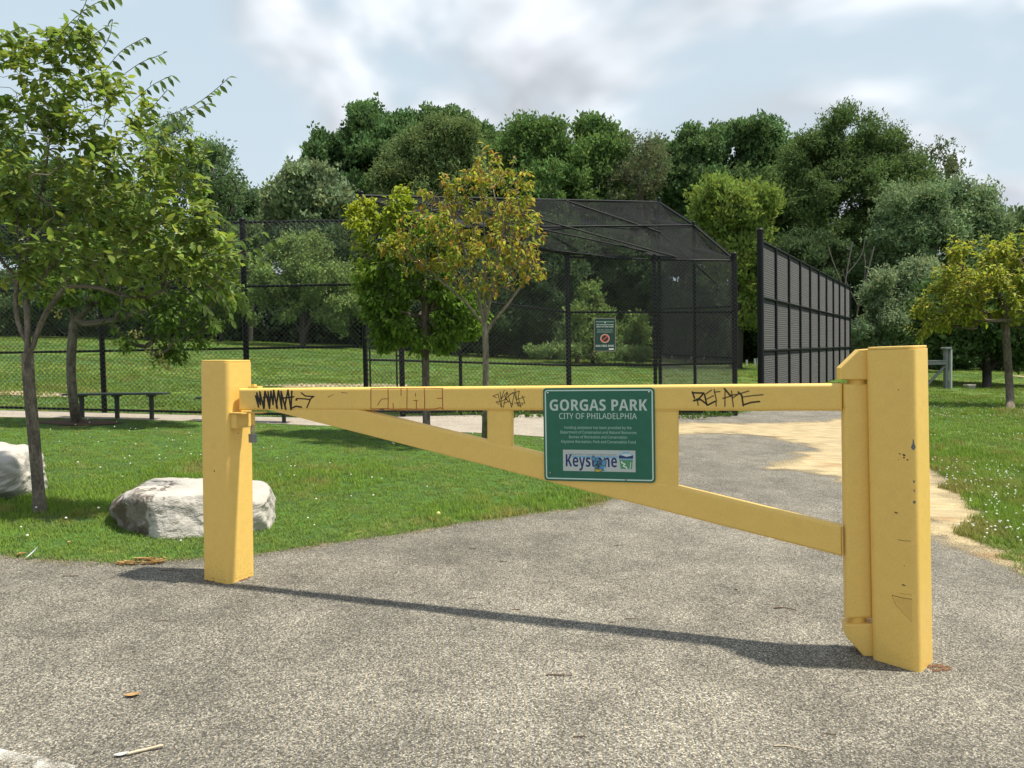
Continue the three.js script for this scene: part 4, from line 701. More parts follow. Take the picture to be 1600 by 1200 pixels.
// ---------------------------------------------------------------- small things on the ground
{
  const twigMat = std(lin(0.11, 0.06, 0.035), 0.9), paleTwig = std(lin(0.5, 0.42, 0.3), 0.85);
  const twig = (px, py, len, a, m, r, label, group, bend = 0.12) => {
    const p = gnd(px, py, 0.006 + r), pts = []; for (let i = 0; i <= 6; i++) { const t = i / 6 - 0.5; pts.push(V(Math.cos(a) * t * len + Math.sin(a) * bend * len * (t * t * 4 - 0.5) * 0.5, r * (0.2 + Math.abs(t)), -Math.sin(a) * t * len + Math.cos(a) * bend * len * (t * t * 4 - 0.5) * 0.5)); }
    const g = [new THREE.TubeGeometry(new THREE.CatmullRomCurve3(pts), 12, r, 5)]; g[0].translate(0, 0, 0);
    const o = mesh('twig', g, m); o.position.copy(p); return tag(o, label, 'twig', group);
  };
  twig(1226, 951, 0.13, -0.35, twigMat, 0.0035, 'dark curved twig on the asphalt left of the right gate post', null, 0.5);
  twig(874, 1055, 0.13, -0.12, twigMat, 0.003, 'long thin reddish twig on the asphalt below the sign, in front of the gate shadow');
  for (const [px, py, l, a, w] of [[738, 934.5, 0.06, 0.1, 'dark twig just above the middle of the brace shadow, left of the sign'], [905, 1151, 0.05, 0, 'short black twig alone near the bottom edge of the picture, below the sign'], [957, 972, 0.04, 0, 'tiny black twig touching the gate shadow below the right half of the sign'], [966, 852, 0.08, 0.1, 'dark twig on the asphalt just below the brace, right of the lawn tip'], [739, 857, 0.06, 0, 'thin twig lying nearest the lawn edge below the short strut'], [785, 877, 0.07, -0.2, 'reddish twig a little below the lawn edge, left of the sign'], [985, 967, 0.07, 0, 'thin flat twig just above the gate shadow below the sign'], [806, 952, 0.05, 0, 'small pale brown twig above the gate shadow, below the left edge of the sign'], [253, 970, 0.07, 0.2, 'dark twig left of and below the left gate post'], [110, 900, 0.1, 0.05, 'long thin twig at the far left where the lawn meets the drive'], [265, 891, 0.12, 0.05, 'long reddish twig between the dry leaf heap and the left gate post'], [1150, 921, 0.03, -1, 'black speck of a twig below the right end of the brace'], [1297, 1147, 0.05, -0.3, 'dark twig at the bottom right below the hinge post']]) twig(px, py, l, a, twigMat, 0.0024, w, null);
  twig(228, 1172, 0.13, 0.5, paleTwig, 0.006, 'pale peeled stick on the asphalt near the lower left corner', null, 0.1);
  twig(1235, 1168, 0.13, -0.35, paleTwig, 0.003, 'pale thin stalk on the asphalt at the lower right', null, 0.3);
  // dry leaves
  const leafG = (L, W, curl) => { const g = new THREE.PlaneGeometry(L, W, 8, 4); g.rotateX(-Math.PI / 2); const p = g.attributes.position; for (let i = 0; i < p.count; i++) { const t = p.getX(i) / L * 2, s = p.getZ(i) / W * 2, w = Math.max(0.04, 1 - t * t * Math.abs(t) * 0.4 - t * t * 0.6); p.setZ(i, p.getZ(i) * w); p.setY(i, curl * L * (t * t * 0.5 + s * s * w * 0.35)); } g.computeVertexNormals(); return g; };
  const dry = (px, py, L, turn, c, label, name = 'dry_leaf', cat = 'leaf', group) => { const o = mesh(name, leafG(L, L * 0.45, 0.3), std(c, 0.85, { side: THREE.DoubleSide })); o.position.copy(gnd(px, py, 0.008)); o.rotation.y = turn; return tag(o, label, cat, group); };
  dry(207, 1087, 0.075, 0.3, lin(0.36, 0.22, 0.09), 'curled tan dry leaf alone on the asphalt at the lower left');
  dry(190, 1180, 0.06, 0.35, lin(0.45, 0.45, 0.42), 'flat pale scrap of paper on the asphalt beside the peeled stick', 'paper_scrap', 'litter');
  { const parts = [], r = rng(12); for (let k = 0; k < 48; k++) { const t = r(), p = gnd(lerp(188, 262, t) + (r() - 0.5) * 8, 879 - 5 * (t - 0.5) + (r() - 0.5) * (4 + 6 * t), 0.006); const g = leafG(0.04 + 0.08 * r(), 0.01 + 0.014 * r(), 0.25); g.rotateY((r() - 0.5) * 1.1); g.rotateZ((r() - 0.5) * 0.3); g.translate(p.x, p.y + 0.016 * r() * (t > 0.3 ? 1 : 0.4), p.z); parts.push(g); }
    tag(stuff(mesh('dry_leaves', parts, std(lin(0.42, 0.27, 0.11), 0.85, { side: THREE.DoubleSide }))), 'heap of dry tan leaves on the drive edge left of the left gate post', 'leaves'); }
  { const parts = [], r = rng(31); for (const [px, py] of [[30, 869], [36, 868], [108, 850], [1460, 745], [1270, 652]]) { const p = gnd(px, py, 0.012), g = leafG(0.05 + 0.03 * r(), 0.022, 0.35); g.rotateY(r() * 6); g.translate(p.x, p.y + 0.01, p.z); parts.push(g); } tag(stuff(mesh('dry_leaves', parts, std(lin(0.4, 0.24, 0.09), 0.85, { side: THREE.DoubleSide }))), 'single dry leaves scattered on the drive and its edges', 'leaves'); }
  { const o = mesh('feather', (() => { const g = leafG(0.11, 0.04, 0.22); g.rotateZ(0.75); return g; })(), std(lin(0.6, 0.65, 0.66), 0.8, { side: THREE.DoubleSide })); o.position.copy(gnd(52, 864, 0.05)); o.rotation.y = 0.6; tag(o, 'white feather standing in the grass at the left edge of the drive', 'feather'); }
  { const o = mesh('fallen_fruit', ball(0.022, 0, 0.02, 0), std(lin(0.55, 0.5, 0.16), 0.6)); o.position.copy(gnd(685, 806, 0.01)); tag(o, 'small yellow fruit in the grass below the gate brace', 'fruit'); }
  // white stakes far out at the edge of the woods
  const stakeM = std(lin(0.62, 0.64, 0.66), 0.8);
  let first; for (const [px, h] of [[1150, 11], [1154, 12], [1167, 9], [1180, 11], [1184, 12], [1187, 12], [905, 8], [938, 12], [968, 11], [980, 12], [996, 9], [1050, 10], [1080, 10], [1100, 11], [1112, 11], [868, 14]]) {
    const p = gnd(px, px > 1140 ? 571.5 : px > 1020 ? 564 : 559.5), S = -p.z / 1200, o = first ? first.clone() : mesh('stake', [box(0.09, 1, 0.09, 0, 0.5, 0), box(0.1, 0.02, 0.1, 0, 1.0, 0)], stakeM);
    if (first) { o.name = numbered('stake'); scene.add(o); } first ??= o; o.position.copy(p); o.scale.y = h * S; o.rotation.z = ((px * 7) % 11 - 5) * 0.012; const ord = ['first', 'second', 'third', 'fourth', 'fifth', 'sixth', 'seventh', 'eighth', 'ninth', 'tenth'], seen = [868, 905, 938, 968, 980, 996, 1050, 1080, 1100, 1112], gap = [1150, 1154, 1167, 1180, 1184, 1187];
    tag(o, px > 1140 ? `white stake, ${ord[gap.indexOf(px)]} from the left in the gap between backstop and receding fence` : `white stake by the woods seen through the backstop mesh, ${ord[seen.indexOf(px)]} from the left`, 'stake', 'white stakes along the woods');
  }
}
{ // grey timber gate far off to the right, with its capped post, rail and diagonal
  const D = 29.5, S = D / 1200, p = gnd(1478, 604), m = std(lin(0.2, 0.205, 0.21), 0.75), w = std(lin(0.55, 0.56, 0.57), 0.7); p.copy(at(1478, 560, D)); p.y = Y(p.x, p.z);
  const o = thing('wooden_gate', 'weathered grey gate with a capped post and a diagonal brace on the far right lawn', 'gate', p, 0.12);
  const top = yAt(545, 1478, D) - p.y, railY = yAt(567, 1478, D) - p.y;
  mesh('post', box(0.12, top + 0.1, 0.14, 0, top / 2 - 0.05, 0), m, o); mesh('post_cap', bevelled(roundRect(0.27, 0.08, 0.03, 3), 0.3, 0.01, 1).translate(0, top + 0.02, 0.17), m, o);
  mesh('post', box(0.05, top - 0.02, 0.1, 0.13, top / 2 - 0.02, 0.1), w, o).userData.label = 'white painted slat standing against the post';
  mesh('rail', [box(1.15, 0.12, 0.2, -0.62, railY, 0), box(1.0, 0.04, 0.24, -0.55, railY + 0.09, 0)], m, o);
  mesh('brace', rod(V(-0.06, railY - 0.14, 0), V(-0.85, 0.08, 0), 0.06, 0.06, 4), m, o);
  mesh('post', box(0.16, top - 0.28, 0.16, -1.0, (top - 0.28) / 2, -0.1), m, o); mesh('post_cap', bevelled(roundRect(0.3, 0.1, 0.04, 3), 0.3, 0.01, 1).translate(-1.0, top - 0.24, 0.05), m, o);
}
{ const p = gnd(1515, 607), S = -p.z / 1200, o = thing('utility_box', 'small pale concrete box on the lawn by the dark tree trunk at the right', 'utility box', p, 0.1); mesh('lid', bevelled(roundRect(13 * S, 2.2 * S, 0.01, 2), 0.3, 0.006, 1).translate(0, 5.4 * S, 0.15), std(lin(0.7, 0.62, 0.5), 0.8), o); mesh('body', box(12 * S, 6 * S, 0.26, 0, 1.6 * S, 0), std(lin(0.3, 0.29, 0.26), 0.9), o); }

// ---------------------------------------------------------------- trees
const barkTex = (() => { const a = tiled(24, 61), b = tiled(96, 62), c = tiled(8, 63); return tex(256, (i, j) => { const x = i / 256, y = j / 256, k = 0.45 + 0.3 * a(x * 24, y * 8 * 3) + 0.3 * b(x * 96, y * 32 * 3) + 0.15 * c(x * 8, y * 8); return [k, k * 0.97, k * 0.92]; }); })();
const bark = (r, g, b, s = 0.01) => std(lin(r, g, b), 0.95, { map: barkTex, bumpMap: barkTex, bumpScale: s });
const darkBark = bark(0.2, 0.18, 0.155), greyBark = bark(0.30, 0.27, 0.22), midBark = bark(0.19, 0.165, 0.135), farBark = std(lin(0.06, 0.052, 0.042), 0.95), paleBark = std(lin(0.17, 0.15, 0.125), 0.9);
// a leaf: base at the origin, along +y, folded along its midrib, drooping at the tip
function leafGeo(w = 0.5, fold = 0.16, droop = 0.12, fine = true) {
  const pos = [], idx = [], rows = fine ? [[0, 0.02], [0.2, 0.75], [0.48, 1], [0.78, 0.62], [1, 0.0]] : [[0, 0.05], [0.42, 1], [1, 0]];
  for (const [t, k] of rows) { const z = -droop * t * t; pos.push(-w / 2 * k, t, z + fold * k * w, 0, t, z, w / 2 * k, t, z + fold * k * w); }
  for (let i = 0; i < rows.length - 1; i++) { const o = i * 3; idx.push(o, o + 1, o + 3, o + 1, o + 4, o + 3, o + 1, o + 2, o + 4, o + 2, o + 5, o + 4); }
  const g = new THREE.BufferGeometry(); g.setAttribute('position', new THREE.Float32BufferAttribute(pos, 3)); g.setIndex(idx); g.computeVertexNormals(); return g;
}
function clumpGeo(n, spread, size, seed, w = 0.55) {                          // a spray of leaves, about 1 across
  const r = rng(seed), base = leafGeo(w, 0.15, 0.15, false), list = [], q = new THREE.Quaternion(), M = new THREE.Matrix4();
  for (let k = 0; k < n; k++) { const d = V(r() - 0.5, r() - 0.5, r() - 0.5).normalize().multiplyScalar(spread * Math.cbrt(r())); q.setFromEuler(new THREE.Euler((r() - 0.3) * 2.2, r() * 6.28, (r() - 0.5) * 2.2)); const g = base.clone(); M.compose(d, q, V(1, 1, 1).multiplyScalar(size * (0.6 + 0.8 * r()))); g.applyMatrix4(M); list.push(g); }
  return merge(list);
}
const nearLeafGloss = { clearcoat: 0.14, clearcoatRoughness: 0.35, specularIntensity: 0.4 };
const nearLeafMat = leafMat(0.5, nearLeafGloss), midLeafMat = leafMat(0.46, { clearcoat: 0.1, clearcoatRoughness: 0.4, specularIntensity: 0.4 }), farLeafMat = leafMat(0.38, { specularIntensity: 0.4 });
// grows limbs from a trunk to points spread through the lobes of the crown
function skeleton(o) {
  const r = o.rnd, nodes = [], tips = [];
  const addChain = (pts, parent) => { let last = parent; for (const p of pts) { nodes.push({ p, parent: last, n: 0 }); last = nodes.length - 1; } return last; };
  const trunkCurve = new THREE.CatmullRomCurve3(o.trunk), nT = Math.max(6, Math.round(trunkCurve.getLength() / o.seg));
  addChain(trunkCurve.getSpacedPoints(nT), -1); const firstFree = Math.floor(nT * (o.fork ?? 0.7));
  for (const limb of o.limbs ?? []) { const c = new THREE.CatmullRomCurve3(limb), pts = c.getSpacedPoints(Math.max(3, Math.round(c.getLength() / o.seg))); let best = 0, bd = 1e9; nodes.forEach((n, i) => { const d = n.p.distanceTo(pts[0]); if (d < bd) { bd = d; best = i; } }); addChain(pts.slice(1), best); }
  const targets = [], vol = o.lobes.map((l) => l.r.x * l.r.y * Math.max(l.r.z, 0.3) ** 0.5), tot = vol.reduce((a, b) => a + b, 0);
  o.lobes.forEach((l, i) => { const n = Math.max(2, Math.round(o.tips * vol[i] / tot)); for (let k = 0; k < n; k++) { const d = V(r() - 0.5, r() - 0.5, r() - 0.5); while (d.lengthSq() > 0.25) d.set(r() - 0.5, r() - 0.5, r() - 0.5); d.multiplyScalar(2); const L = d.length() || 1; d.multiplyScalar(lerp(L, 1, o.shell ?? 0.5) / L * Math.min(1, 0.35 + L)); targets.push(l.c.clone().add(d.multiply(l.r))); } });
  const top = nodes[firstFree].p; targets.sort((a, b) => a.distanceToSquared(top) - b.distanceToSquared(top));
  for (const t of targets) {
    let best = firstFree, bd = 1e9;
    for (let i = firstFree; i < nodes.length; i++) { const n = nodes[i]; if (n.tip) continue; const d = n.p.distanceTo(t) + (o.rise ?? 0.8) * Math.max(0, n.p.y - t.y + 0.12 * o.seg); if (d < bd) { bd = d; best = i; } }
    const n = nodes[best], L = n.p.distanceTo(t), k = Math.max(2, Math.ceil(L / o.seg)), prev = n.parent >= 0 ? n.p.clone().sub(nodes[n.parent].p).normalize() : V(0, 1, 0), ctl = n.p.clone().addScaledVector(prev, L * 0.3).lerp(t, 0.25).add(V(0, (o.arch ?? 0.08) * L, 0)), pts = [];
    for (let j = 1; j <= k; j++) { const u = j / k, a = n.p.clone().lerp(ctl, u), b = ctl.clone().lerp(t, u); pts.push(a.lerp(b, u).add(V(r() - 0.5, r() - 0.5, r() - 0.5).multiplyScalar(o.seg * (o.wob ?? 0.12) * (j < k ? 1 : 0)))); }
    const id = addChain(pts, best); tips.push({ id, len: k });
  }
  for (const t of tips) { let i = t.id; while (i >= 0) { nodes[i].n++; i = nodes[i].parent; } }
  return { nodes, tips };
}
function limbGeometry(sk, o) {
  const { nodes } = sk, max = Math.max(...nodes.map((n) => n.n)), kids = new Array(nodes.length).fill(0), pos = [], nor = [], uv = [], idx = [];
  const rad = (i) => Math.max(o.rTip, (o.r0 ?? 0.1) * Math.pow(Math.max(nodes[i].n, 0.25) / max, o.pipe ?? 0.5)) * (o.flare && i < 3 ? 1 + 0.35 * (1 - i / 3) : 1);
  const ring = (c, d, r, s) => { const u = Math.abs(d.y) < 0.9 ? V(0, 1, 0).cross(d).normalize() : V(1, 0, 0).cross(d).normalize(), w = d.clone().cross(u), b = pos.length / 3; for (let k = 0; k <= s; k++) { const a = k / s * 6.2832, n = u.clone().multiplyScalar(Math.cos(a)).addScaledVector(w, Math.sin(a)); pos.push(c.x + n.x * r, c.y + n.y * r, c.z + n.z * r); nor.push(n.x, n.y, n.z); uv.push(k / s * Math.max(0.05, r * 6.28), c.y * 0.5); } return b; };
  for (let i = 1; i < nodes.length; i++) {
    const n = nodes[i]; if (n.parent < 0) continue;
    const a = nodes[n.parent], rb = rad(i), main = nodes[n.parent].n === n.n || i === n.parent + 1, ra = main ? Math.min(rad(n.parent), rb * 1.5) : Math.min(rad(n.parent), rb * 1.25);
    if (a.p.distanceTo(n.p) < 1e-5) continue;
    const d = n.p.clone().sub(a.p).normalize(), s = rb > 0.03 ? 12 : rb > 0.012 ? 7 : o.sides ?? 4, b0 = ring(a.p, d, ra, s), b1 = ring(n.p.clone().addScaledVector(d, rb * 0.3), d, rb, s);
    for (let k = 0; k < s; k++) idx.push(b0 + k, b0 + k + 1, b1 + k, b0 + k + 1, b1 + k + 1, b1 + k);
  }
  const g = new THREE.BufferGeometry(); g.setAttribute('position', new THREE.Float32BufferAttribute(pos, 3)); g.setAttribute('normal', new THREE.Float32BufferAttribute(nor, 3)); g.setAttribute('uv', new THREE.Float32BufferAttribute(uv, 2)); g.setIndex(idx); return g;
}
// splits the limbs into the trunk and the rest
const lobesAt = (list, d, depth = 0.8) => list.map(([px, py, rx, ry, dz = 0]) => ({ c: at(px, py, d - dz), r: V(rx * d / 1200, ry * d / 1200, depth * Math.max(rx, ry) * d / 1200) }));
const pathAt = (list, d) => list.map(([px, py, dz = 0]) => at(px, py, d - dz));
const q0 = new THREE.Quaternion(), m0 = new THREE.Matrix4();
function leafMatrix(p, dir, nrm, s) { const y = dir.clone().normalize(), x = y.clone().cross(nrm); if (x.lengthSq() < 1e-6) x.set(1, 0, 0); x.normalize(); const z = x.clone().cross(y); return new THREE.Matrix4().makeBasis(x, y, z).scale(V(s, s, s)).setPosition(p); }
// leaves set alternately along the outer twigs
function leavesOnTwigs(sk, o, r) {
  const mats = [], cols = [], { nodes, tips } = sk;
  for (const t of tips) {
    let i = t.id; const chain = []; for (let k = 0; k < Math.max(o.leafy ?? 4, 2) && i >= 0 && nodes[i].n < (o.maxN ?? 4); k++) { chain.push(nodes[i].p); i = nodes[i].parent; } if (i >= 0) chain.push(nodes[i].p);
    if (chain.length < 2) continue; chain.reverse(); let side = r() < 0.5 ? 1 : -1;
    for (let k = 0; k < chain.length - 1; k++) {
      const a = chain[k], b = chain[k + 1], L = a.distanceTo(b), n = Math.max(1, Math.round(L / o.gap)), d = b.clone().sub(a).normalize();
      for (let j = 0; j < n; j++) for (let h = 0; h < (o.per ?? 1); h++) {
        side = -side; const p = a.clone().lerp(b, (j + r()) / n).add(V(r() - 0.5, r() - 0.5, r() - 0.5).multiplyScalar(o.fuzz ?? 0.05));
        const lat = d.clone().cross(V(0, 1, 0)); if (lat.lengthSq() < 0.05) lat.set(r() - 0.5, 0, r() - 0.5); lat.normalize().applyAxisAngle(d, (r() - 0.5) * 2.4).multiplyScalar(side);
        const dir = d.clone().multiplyScalar(0.45 + 0.4 * r()).add(lat.multiplyScalar(0.9)).add(V((r() - 0.5) * 0.5, -(o.droop ?? 0.5) * (0.4 + r()), (r() - 0.5) * 0.5)), nr = V((r() - 0.5) * 1.1, 1, (r() - 0.5) * 1.1).normalize();
        mats.push(leafMatrix(p, dir, nr, o.size * (0.65 + 0.6 * r()))); cols.push(o.colour(p, r));
      }
    }
    const e = chain[chain.length - 1], d = e.clone().sub(chain[chain.length - 2]).normalize(); mats.push(leafMatrix(e, d.add(V(0, -0.2, 0)), V(r() - 0.5, 1, r() - 0.5), o.size)); cols.push(o.colour(e, r));
  }
  return [mats, cols];
}
function clumpsAtTips(sk, o, r) {
  const mats = [], cols = [], e = new THREE.Euler(), q = new THREE.Quaternion();
  for (const t of sk.tips) { const p = sk.nodes[t.id].p, par = sk.nodes[Math.max(0, sk.nodes[t.id].parent)].p; for (let k = 0; k < o.per; k++) { const f = r(), c = p.clone().lerp(par, f * 0.8).add(V(r() + r() - 1, (r() + r() - 1) * 0.8, r() + r() - 1).multiplyScalar(o.fuzz)); q.setFromEuler(e.set((r() - 0.5) * 1.2, r() * 6.28, (r() - 0.5) * 1.2)); const s = o.size * (0.6 + 0.8 * r()); mats.push(new THREE.Matrix4().compose(c, q, V(s, s, s))); cols.push(o.colour(c, r)); } }
  return [mats, cols];
}
function tree(name, label, category, o, group) {
  o.rnd = rng(o.seed); const base = o.trunk[0].clone(); base.y = Y(base.x, base.z); o.trunk[0] = base.clone().add(V(0, -0.12, 0));
  const g = thing(name, label, category, V(), 0, group), sk = skeleton(o), lg = limbGeometry(sk, o);
  g.position.copy(base); const mv = (x) => x.translate(-base.x, -base.y, -base.z);
  mesh('trunk', mv(lg), o.bark, g);
  const [mats, cols] = o.clump ? clumpsAtTips(sk, o, o.rnd) : leavesOnTwigs(sk, o, o.rnd), T = new THREE.Matrix4().makeTranslation(-base.x, -base.y, -base.z); mats.forEach((m) => m.premultiply(T));
  return { g, sk, mats, cols, base, crown() { if (mats.length) this.foliage = instanced('crown', o.leaf, o.leafMat, mats, cols, g); return this; } };
}
const vary = (c, k = 0.3, hue = 0.15) => (p, r) => { const v = 1 - k / 2 + k * r(), h = (r() - 0.5) * hue; return lin(c[0] * v * (1 + h), c[1] * v, c[2] * v * (1 - h)); };

// the near tree at the left edge
{
  const D = 6.97, r = rng(71);
  const t = tree('leafy_tree', 'near green tree with a slim forked grey trunk at the left edge', 'tree', {
    seed: 101, seg: 0.11, r0: 0.05, rTip: 0.0022, pipe: 0.72, flare: true, bark: darkBark, fork: 0.95, sides: 5,
    trunk: [gnd(63, 800), ...pathAt([[58, 740], [50, 650], [44, 580], [43, 535]], D)],
    limbs: [pathAt([[43, 540], [30, 510], [24, 475], [30, 420, 0.1], [28, 340, 0.1], [20, 250, 0.1]], D), pathAt([[44, 545], [42, 490], [38, 430, -0.1], [50, 360, -0.1], [70, 270, 0], [85, 170, 0], [92, 100, 0]], D), pathAt([[46, 560], [62, 510], [85, 470, 0.2], [112, 440, 0.3], [165, 405, 0.4], [230, 360, 0.4], [290, 330, 0.4]], D), pathAt([[42, 470], [90, 400, 0], [140, 330, 0.2], [180, 250, 0.2], [200, 180, 0.2]], D), pathAt([[30, 440], [-20, 380], [-90, 300], [-140, 240]], D)],
    lobes: lobesAt([[70, 130, 95, 85], [150, 185, 90, 75], [60, 270, 120, 90], [195, 285, 100, 75], [275, 255, 50, 55], [140, 385, 110, 60], [255, 385, 85, 62], [255, 330, 80, 60], [215, 420, 80, 50], [325, 400, 45, 50], [290, 360, 55, 50], [20, 370, 90, 70], [120, 75, 40, 45], [-70, 230, 110, 120], [330, 440, 36, 26], [60, 440, 60, 25]], D, 0.75),
    tips: 1350, shell: 0.42, rise: 0.9, arch: 0.06, wob: 0.09, leafy: 5, maxN: 6, gap: 0.05, per: 2, fuzz: 0.09, size: 0.1, droop: 0.55,
    colour: (p, rr) => { const v = 0.65 + 0.65 * rr(), y = rr() < 0.10 ? 1 : 0; return lin((0.185 + 0.09 * y + 0.07 * rr()) * v, (0.305 + 0.05 * y) * v, 0.045 * v); },
    leaf: leafGeo(0.46, 0.14, 0.16), leafMat: nearLeafMat,
  });
  // long sprigs standing out of the outline, with the leaves that can be told apart one by one
  const sprigs = [[[80, 78], [110, 35], [148, 6], [182, -6]], [[95, 110], [108, 60], [128, 18], [140, -12]], [[160, 115], [192, 78], [228, 58]], [[195, 115], [222, 97], [253, 85]], [[205, 160], [240, 132], [268, 118]], [[190, 200], [225, 180], [262, 140]], [[230, 190], [300, 166], [332, 144], [358, 121]], [[230, 215], [280, 185], [325, 162]], [[320, 400], [378, 396], [436, 371]], [[330, 425], [372, 452], [388, 492]], [[335, 410], [396, 402], [418, 412]], [[330, 380], [380, 375], [412, 362]], [[-4, 62], [14, 52], [32, 42]], [[60, 100], [52, 70], [30, 60]], [[320, 440], [350, 470], [362, 500]], [[300, 330], [340, 340], [362, 352]], [[150, 90], [170, 60], [176, 30]], [[130, 80], [150, 52], [170, 40]], [[290, 450], [330, 492], [340, 512]], [[270, 270], [310, 240], [318, 232]]];
  const singles = [], wood = [];
  sprigs.forEach((s, k) => {
    const dz = 0.25 + 0.5 * r() - 0.3, c = new THREE.CatmullRomCurve3(s.map(([x, y]) => at(x, y, D - dz))), L = c.getLength(), n = Math.round(L / 0.036);
    wood.push(new THREE.TubeGeometry(c, 14, 0.0028, 5)); let side = 1;
    for (let i = Math.round(n * 0.25); i <= n; i++) { side = -side; const u = i / n, p = c.getPointAt(Math.min(1, u)), d = c.getTangentAt(Math.min(1, u)), lat = V(0, 0, 1).cross(d).normalize().applyAxisAngle(d, (r() - 0.5) * 1.6).multiplyScalar(side); const dir = d.clone().multiplyScalar(0.5 + 0.3 * r()).add(lat.multiplyScalar(0.65)).add(V((r() - 0.5) * 0.3, -0.55 - 0.5 * r(), (r() - 0.5) * 0.4)); singles.push([leafMatrix(p.sub(t.base), dir, V((r() - 0.5), 0.6, 0.5 + r() * 0.5), 0.085 * (0.7 + 0.5 * r())), r()]); }
  });
  t.crown(); const tw = merge(wood); tw.translate(-t.base.x, -t.base.y, -t.base.z); mesh('sprig', tw, darkBark, t.g);
  const variants = [0.6, 0.85, 1.1].map((k) => leafMat(0.38, { color: lin(0.13 * k, 0.21 * k, 0.035 * k), ...nearLeafGloss })), lg = leafGeo(0.44, 0.12, 0.16);
  for (const [m, k] of singles.slice(0, 300)) { const o = mesh('leaf', lg, variants[Math.floor(k * 3)], t.g); o.applyMatrix4(m); }
}
// the leaning goldenrain tree behind it
{
  const D = 13.2;
  const t = tree('leafy_tree', 'darker tree with a leaning trunk beside the bench and yellow fruit clusters', 'tree', {
    seed: 202, seg: 0.2, r0: 0.074, rTip: 0.006, pipe: 0.42, flare: true, bark: darkBark, fork: 0.9,
    trunk: [gnd(122, 659), ...pathAt([[115, 630], [111, 580], [113, 530], [117, 500]], D)],
    limbs: [pathAt([[117, 505], [150, 470], [200, 440], [240, 420]], D), pathAt([[116, 500], [100, 450], [90, 400]], D), pathAt([[115, 508], [180, 500], [240, 480], [290, 460]], D)],
    lobes: lobesAt([[150, 420, 80, 60], [220, 450, 75, 55], [300, 430, 60, 60], [90, 430, 50, 50], [345, 470, 35, 36], [262, 530, 34, 36], [215, 520, 40, 26], [300, 500, 50, 40], [330, 400, 40, 40], [240, 380, 90, 60]], D, 0.9),
    tips: 400, shell: 0.45, leafy: 5, maxN: 8, gap: 0.06, per: 4, fuzz: 0.25, size: 0.125, droop: 0.7, rise: 0.6,
    colour: (p, r) => { const v = 0.6 + 0.7 * r(); return lin(0.15 * v, 0.25 * v, 0.03 * v); }, leaf: leafGeo(0.4, 0.14, 0.2), leafMat: midLeafMat,
  }).crown();
  const pod = new THREE.OctahedronGeometry(0.024, 0); pod.scale(0.75, 1.2, 0.75); const r = rng(15), pm = leafMat(0.35, { color: lin(0.5, 0.46, 0.13) });
  for (const [px, py, n, s] of [[240, 556, 26, 15], [255, 568, 22, 10], [213, 517, 20, 11], [88, 488, 16, 9], [262, 573, 12, 6]]) { const c = at(px, py, D - 0.35), gs = []; for (let k = 0; k < n; k++) { const g = pod.clone(); g.rotateX(r() * 3); g.rotateY(r() * 3); const a = r() * 6.28, q = Math.sqrt(r()) * s * D / 1200; g.translate(c.x + q * Math.cos(a) - t.base.x, c.y + q * Math.sin(a) - t.base.y, c.z + (r() - 0.5) * 0.15 - t.base.z); gs.push(g); } mesh('fruit_cluster', gs, pm, t.g).userData.kind = 'stuff'; t.g.children.at(-1).userData.label = 'pale yellow cluster of papery fruit'; }
}
